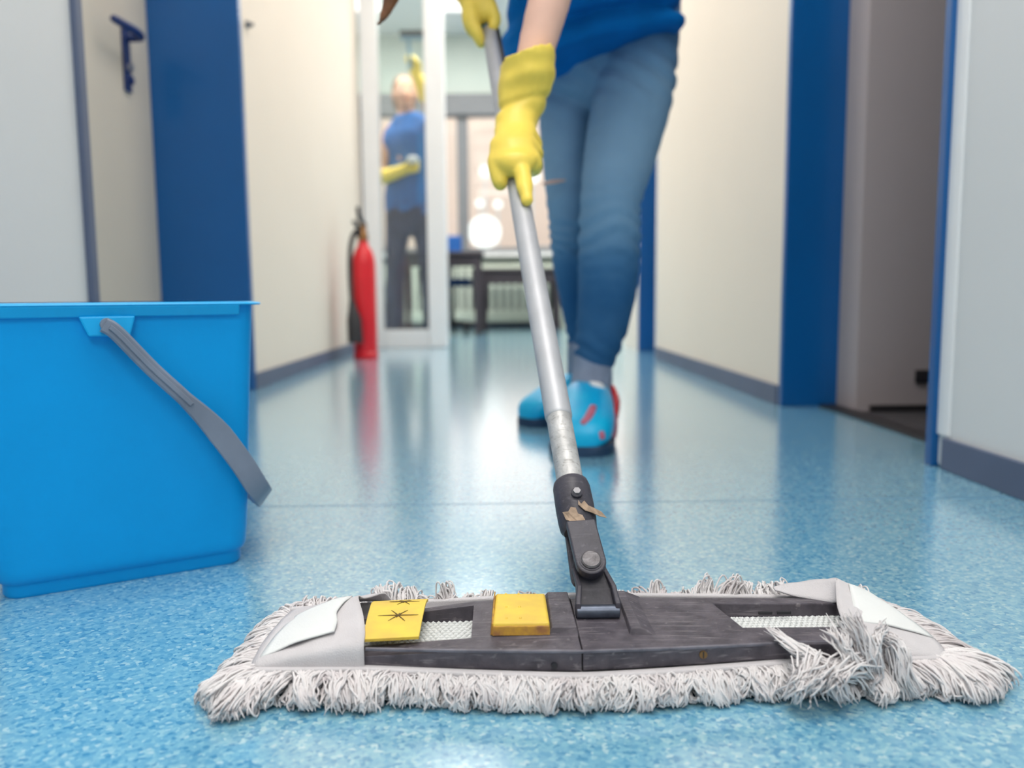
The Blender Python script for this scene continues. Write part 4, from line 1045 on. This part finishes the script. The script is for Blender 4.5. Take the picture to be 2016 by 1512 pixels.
# socks and shoes
obj('sock', MB().limb([at(1166, 690, 1.71), at(1166, 735, 1.70), at(1163, 775, 1.68)], [(.040, .040), (.043, .044), (.044, .056)], 22, n=6), 'sock', person, smooth=True)
obj('sock', MB().limb([at(1146, 680, 1.96), (.205, 1.975, .10), (.207, 1.98, .06)], [.036, .038, .042], 20, n=6), 'sock', person, smooth=True)
def shoe(toe, heel, wid, hgt, flip, name):
    toe = np.array(toe); heel = np.array(heel); d = toe-heel; L = np.linalg.norm(d); d = d/L; s = np.array([d[1], -d[0], 0]); up = np.array([0, 0, 1.0])
    m = MB(); R = []
    prof = [(0, .40, .55), (.03, .62, .80), (.12, .76, .92), (.28, .82, .96), (.42, .86, 1.0), (.56, .95, .90), (.70, 1.0, .72), (.84, 1.0, .58), (.93, .88, .48), (.98, .62, .36), (1.0, .3, .2)]
    for t, w, h in prof:
        c = heel + d*L*t; ring = []
        for i in range(24):
            a = 2*PI*i/24; cx, cz = math.cos(a), math.sin(a)
            x = wid/2*w*np.sign(cx)*abs(cx)**.75; z = hgt*h*.5*(1+np.sign(cz)*abs(cz)**.8)
            ring.append(c + s*(x + .006*flip*math.sin(PI*t)) + up*(z+.012))
        R.append(ring)
    m.rings(R)
    t = obj(name, m, 'cyan', person, smooth=True, sub=1)
    so2 = MB(); R = []
    for zz, k in ((0.0, .97), (.006, 1.0), (.018, 1.0), (.020, .9)):
        ring = []
        P = [(tq, w) for tq, w, h in prof]
        left = [heel + d*L*tq + s*(wid/2*w*k + .006*flip*math.sin(PI*tq)) + up*zz for tq, w in P]
        rightp = [heel + d*L*tq - s*(wid/2*w*k - .006*flip*math.sin(PI*tq)) + up*zz for tq, w in P[::-1]]
        R.append(left+rightp)
    so2.rings(R); obj('shoe_sole', so2, 'sole', t, smooth=True)
    return t, (heel, d, L, s, up)
s1, (he, dd, LL, ss, uu) = shoe(np.array([.147, 1.487, 0]), np.array([.205, 1.765, 0]), .126, .120, 0, 'shoe')
from mathutils.bvhtree import BVHTree
bpy.context.view_layer.update()
bvh = BVHTree.FromObject(s1, bpy.context.evaluated_depsgraph_get()); s1loc = world_loc(s1)
def onshoe(px, py):
    o = Vector(CAM) - s1loc; dd_ = Vector(at(px, py, 1.0)) - Vector(CAM)
    h = bvh.ray_cast(o, dd_.normalized())[0]
    return np.array(h + s1loc) if h is not None else np.array(at(px, py, 1.6))
def mark(name, pts, rad, m):
    return obj(name, MB().limb([onshoe(*p) for p in pts], [(r, .0035) for r in rad], 12, side=(1, 0, 0), n=4), m, s1, smooth=True)
mark('shoe_print', [(1168, 800), (1163, 812), (1156, 824), (1147, 833)], [.007, .008, .0075, .006], 'pink')
mark('shoe_print', [(1184, 852), (1185, 862)], [.006, .006], 'pink')
hp2 = obj('heel_patch', MB().limb([at(1203, 772, 1.69), at(1209, 795, 1.675), at(1208, 826, 1.66)], [(.008, .03), (.012, .034), (.009, .03)], 14), 'red', s1, smooth=True); hp2['label'] = 'red heel side'
obj('shoe_side', MB().limb([at(1206, 832, 1.65), at(1206, 850, 1.63), at(1202, 868, 1.61)], [(.011, .03), (.010, .03), (.008, .02)], 12), 'pink', s1, smooth=True)
obj('shoe_lining', MB().limb([at(1165, 755, 1.62), at(1180, 763, 1.622), at(1193, 780, 1.635)], [.005, .010, .007], 12), 'white', s1, smooth=True)
s2, _ = shoe(at(1033, 834, 1.855)*np.array([1, 1, 0]), np.array([.245, 2.02, 0]), .098, .105, 0, 'shoe')
# gloves -------------------------------------------------
gm = MB()
rows = [(117, 984, 1094, 1.190), (124, 986, 1093, 1.190), (160, 983, 1089, 1.191), (200, 980, 1074, 1.186), (233, 977, 1060, 1.175), (262, 973, 1056, 1.150), (295, 969, 1057, 1.118), (322, 972, 1056, 1.095)]
P, R = px_limb(rows); dep = [.053, .050, .047, .038, .028, .021, .019, .016]
P_, R_ = spline(P, [(r[0], d_) for r, d_ in zip(R, dep)], 5); gm.tube(P_, R_, 26); gm.ball(P[-1], (R[-1][0]*.95, .018, .018), 14, 8)
PT = lambda px, py, t, off: at(px, py, pole(t)[1]) + front*off
fg = lambda pts, rad: gm.limb(pts, rad, 14, n=4)
fg([at(986, 285, 1.135), at(979, 312, 1.115), at(980, 340, 1.100), at(985, 360, 1.096)], [.015, .0135, .0125, .0105])     # thumb
fg([at(1018, 298, 1.115), at(1026, 330, 1.092), at(1033, 365, 1.066), at(1038, 393, 1.046)], [.0145, .0125, .0108, .0085])   # index
fg([at(1036, 296, 1.118), at(1050, 322, 1.112), at(1047, 333, 1.152), at(1030, 335, 1.172), at(1012, 330, 1.172)], [.0145, .0130, .0118, .0105, .009])  # middle
fg([at(1040, 285, 1.130), at(1053, 303, 1.135), at(1044, 312, 1.180), at(1022, 312, 1.196), at(1004, 306, 1.192)], [.0140, .0125, .0115, .0105, .009])  # ring
fg([at(1042, 270, 1.148), at(1053, 284, 1.160), at(1042, 290, 1.202), at(1020, 288, 1.214), at(1004, 284, 1.208)], [.0130, .0115, .0105, .0095, .008])  # little
def gw(co):
    x, y, z = co
    return .0012*noise.noise((x*45, y*45, z*45)) - .0035*math.exp(-((z-.570-.25*(x-.02))/.005)**2) + .002*math.exp(-((z-.60-.3*(x-.02))/.010)**2) + .0018*noise.noise((x*22+5, y*15, z*60))
glove = fuse('glove', gm, 'glove', person, voxel=.0030, smooth_it=3, disp=gw)
glove['label'] = 'yellow rubber glove on the lower hand'
# upper hand
gm = MB()
gm.limb([at(905, -95, 1.55), at(928, -30, 1.50), at(938, 2, 1.480), at(944, 28, 1.468)], [(.040, .036), (.034, .028), (.030, .022), (.026, .018)], 20, side=(1, 0, .2), n=5)
fg = lambda pts, rad: gm.limb(pts, rad, 14, n=4)
fg([at(930, 20, 1.462), at(932, 48, 1.446), at(940, 68, 1.440), at(947, 86, 1.442)], [.0145, .0125, .0110, .0085])
fg([at(925, 14, 1.470), at(924, 42, 1.455), at(931, 62, 1.462), at(944, 66, 1.482)], [.0145, .0125, .0105, .009])
fg([at(928, 6, 1.480), at(927, 34, 1.476), at(936, 50, 1.492), at(950, 50, 1.506)], [.0135, .0120, .0105, .009])
fg([at(930, -8, 1.49), at(930, 20, 1.494), at(942, 32, 1.510), at(956, 30, 1.518)], [.0125, .0110, .0095, .008])
fg([at(958, 2, 1.472), at(968, 22, 1.462), at(974, 40, 1.460), at(970, 54, 1.456)], [.0145, .0125, .0115, .009])
gl2 = fuse('glove', gm, 'glove', person, voxel=.0035, smooth_it=3, disp=lambda co: .001*noise.noise((co[0]*45, co[1]*45, co[2]*45)))
gl2['label'] = 'yellow rubber glove on the upper hand'

# ---- second cleaner behind the glass
PB = 5.22
def q(px, py, Y=PB): return np.array(at(px, py, Y))
b = MB()
b.limb([q(778, 655)*[1, 1, 0]+[0, 0, .10], q(780, 560), q(782, 500), q(788, 430)], [.034, .040, .048, .068], 14)
b.limb([q(852, 655)*[1, 1, 0]+[0, 0, .10], q(848, 560), q(842, 500), q(828, 430)], [.034, .040, .048, .068], 14)
b.limb([q(808, 425), q(809, 360), q(807, 290), q(804, 248)], [(.135, .10), (.125, .09), (.145, .10), (.11, .08)], 18)
b.limb([q(800, 250), q(798, 215)], [.05, .05], 12)
b.limb([q(834, 256), q(852, 232, 5.16), q(846, 214, 5.12), q(826, 160, 5.07)], [.05, .042, .038, .03], 14)
b.limb([q(770, 258), q(752, 300, 5.18), q(752, 345, 5.14), q(790, 338, 5.08)], [.05, .042, .038, .03], 14)
HL2, HR2 = head(b, q(797, 186), .15, -.12, .98)
for fx in (774, 852):
    a0 = q(fx, 660)*[1, 1, 0]; b.limb([a0+[0, .06, .05], a0+[0, -.10, .04]], [(.04, .035), (.045, .03)], 12)
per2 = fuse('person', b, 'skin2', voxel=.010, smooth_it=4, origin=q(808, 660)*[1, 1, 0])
tag(per2, 'person behind the glass partition with one gloved arm raised overhead', 'person')
for sx in (-1, 1):
    e = obj('eye', MB().ball(HL2(sx*.030, -.070, .004), .0115, 12, 8), 'eye', per2, smooth=True)
    obj('iris', MB().ball(HL2(sx*.030, -.0795, .003), (.005, .004, .005), 10, 6), 'iris', e, smooth=True)
obj('mouth', MB().ball(HL2(0, -.0905, -.057), (.021, .006, .0065), 14, 8, HR2), 'lip', per2, smooth=True)
h2 = MB(); h2.ball(HL2(0, .024, .044), (.080, .092, .088), 20, 12, HR2); h2.ball(HL2(0, .06, -.02), (.078, .06, .085), 16, 10, HR2); h2.limb([HL2(0, .07, -.03), HL2(.01, .085, -.12), HL2(.0, .08, -.20)], [.055, .05, .03], 12)
fuse('hair', h2, 'hair2', per2, voxel=.008)
t2 = MB()
t2.limb([q(810, 412), q(810, 380), q(810, 320), q(808, 270), q(805, 246)], [(.172, .115), (.166, .11), (.160, .10), (.168, .11), (.12, .085)], 20)
t2.limb([q(828, 262), q(848, 246, 5.18)], [.062, .055], 14); t2.limb([q(776, 262), q(760, 288, 5.2)], [.062, .055], 14)
fuse('shirt', t2, 'shirt2', per2, voxel=.010, disp=lambda co: .006*noise.noise((co[0]*14, co[1]*14, co[2]*10)))
tp = MB().sweep([q(829, 262, PB-.115), q(832, 330, PB-.112), q(834, 400, PB-.125)], [(1, 0, 0)]*3, [(0, 1, 0)]*3, [.055, .06, .085], [.02, .02, .02])
bc = obj('clear_shirt_strip', tp, 'shirt', per2, smooth=True); bc['label'] = 'brighter blue strip of the shirt, clear of the glare on the glass'  # shirt part without glare, painted as a brighter strip
j2 = MB()
for xs_ in ([(774, 646), (777, 560), (780, 490), (786, 425)], [(850, 646), (847, 560), (841, 490), (830, 425)]):
    j2.limb([q(*p) for p in xs_], [.055, .060, .068, .090], 16)
j2.limb([q(807, 405), q(807, 432)], [(.152, .115), (.150, .11)], 18)
fuse('trousers', j2, 'jeans2', per2, voxel=.010, disp=lambda co: .004*noise.noise((co[0]*16, co[1]*16, co[2]*18)))
for fx in (774, 852):
    a0 = q(fx, 660)*[1, 1, 0]; obj('shoe', MB().limb([a0+[0, .07, .045], a0+[0, -.02, .045], a0+[0, -.13, .034]], [(.042, .045), (.046, .042), (.044, .032)], 16), 'darkwood', per2, smooth=True)
g = MB(); g.limb([q(838, 192, 5.09), q(826, 160, 5.07), q(816, 138, 5.06)], [(.042, .04), (.036, .032), (.036, .026)], 14)
for k, (dx, dy) in enumerate(((-9, -16), (-4, -22), (2, -22), (7, -16))): g.limb([q(815+dx*.6, 134, 5.055), q(810+dx, 122+dy*.4, 5.03), q(808+dx*.5, 116+dy*.3, 5.045)], [.014, .012, .010], 10)
g.limb([q(822, 146, 5.05), q(826, 128, 5.03), q(818, 118, 5.02)], [.015, .013, .011], 10)
gq = fuse('glove', g, 'glove', per2, voxel=.007); gq['label'] = 'yellow glove raised overhead'
g = MB(); g.limb([q(756, 348, 5.13), q(785, 338, 5.085), q(806, 330, 5.06)], [(.046, .046), (.038, .036), (.038, .028)], 14)
for k, dy in enumerate((-9, -3, 3, 9)): g.limb([q(808, 328+dy, 5.055), q(822, 326+dy, 5.03), q(820, 322+dy, 5.015)], [.014, .012, .010], 10)
g.limb([q(802, 322, 5.04), q(812, 312, 5.02), q(820, 314, 5.01)], [.015, .013, .010], 10)
gq = fuse('glove', g, 'glove', per2, voxel=.007); gq['label'] = 'yellow glove held across the waist'
# squeegee and cloth held by the second cleaner
sq = thing('squeegee', 'pale blue window squeegee held up to the glass by the gloved hand', 'squeegee', tuple(q(808, 120, 5.03)))
obj('squeegee_handle', MB().limb([q(808, 132, 5.035), q(806, 100, 5.02), q(804, 80, 5.0)], [.014, .012, .011], 12), 'spray', sq, smooth=True)
obj('squeegee_channel', MB().box(*(lambda a, c: (a[0], c[0], 4.985, 5.01, a[2]-.018, a[2]+.018))(q(790, 73, 5.0), q(836, 73, 5.0))), 'spray', sq, bevel=.004)
obj('rubber_blade', MB().box(*(lambda a, c: (a[0], c[0], 4.972, 4.985, a[2]-.004, a[2]+.022))(q(788, 70, 5.0), q(838, 70, 5.0))), 'black', sq)
cl = MB().ball(q(812, 314, 5.0), (.042, .022, .024), 16, 10)
tag(fuse('cleaning_cloth', cl, 'white', voxel=.006, disp=lambda co: .008*noise.noise((co[0]*50, co[1]*50, co[2]*50)), origin=q(812, 314, 5.0)), 'white cleaning cloth in the glove held across the waist', 'cloth')
bpy.data.scenes.remove(SCRATCH)
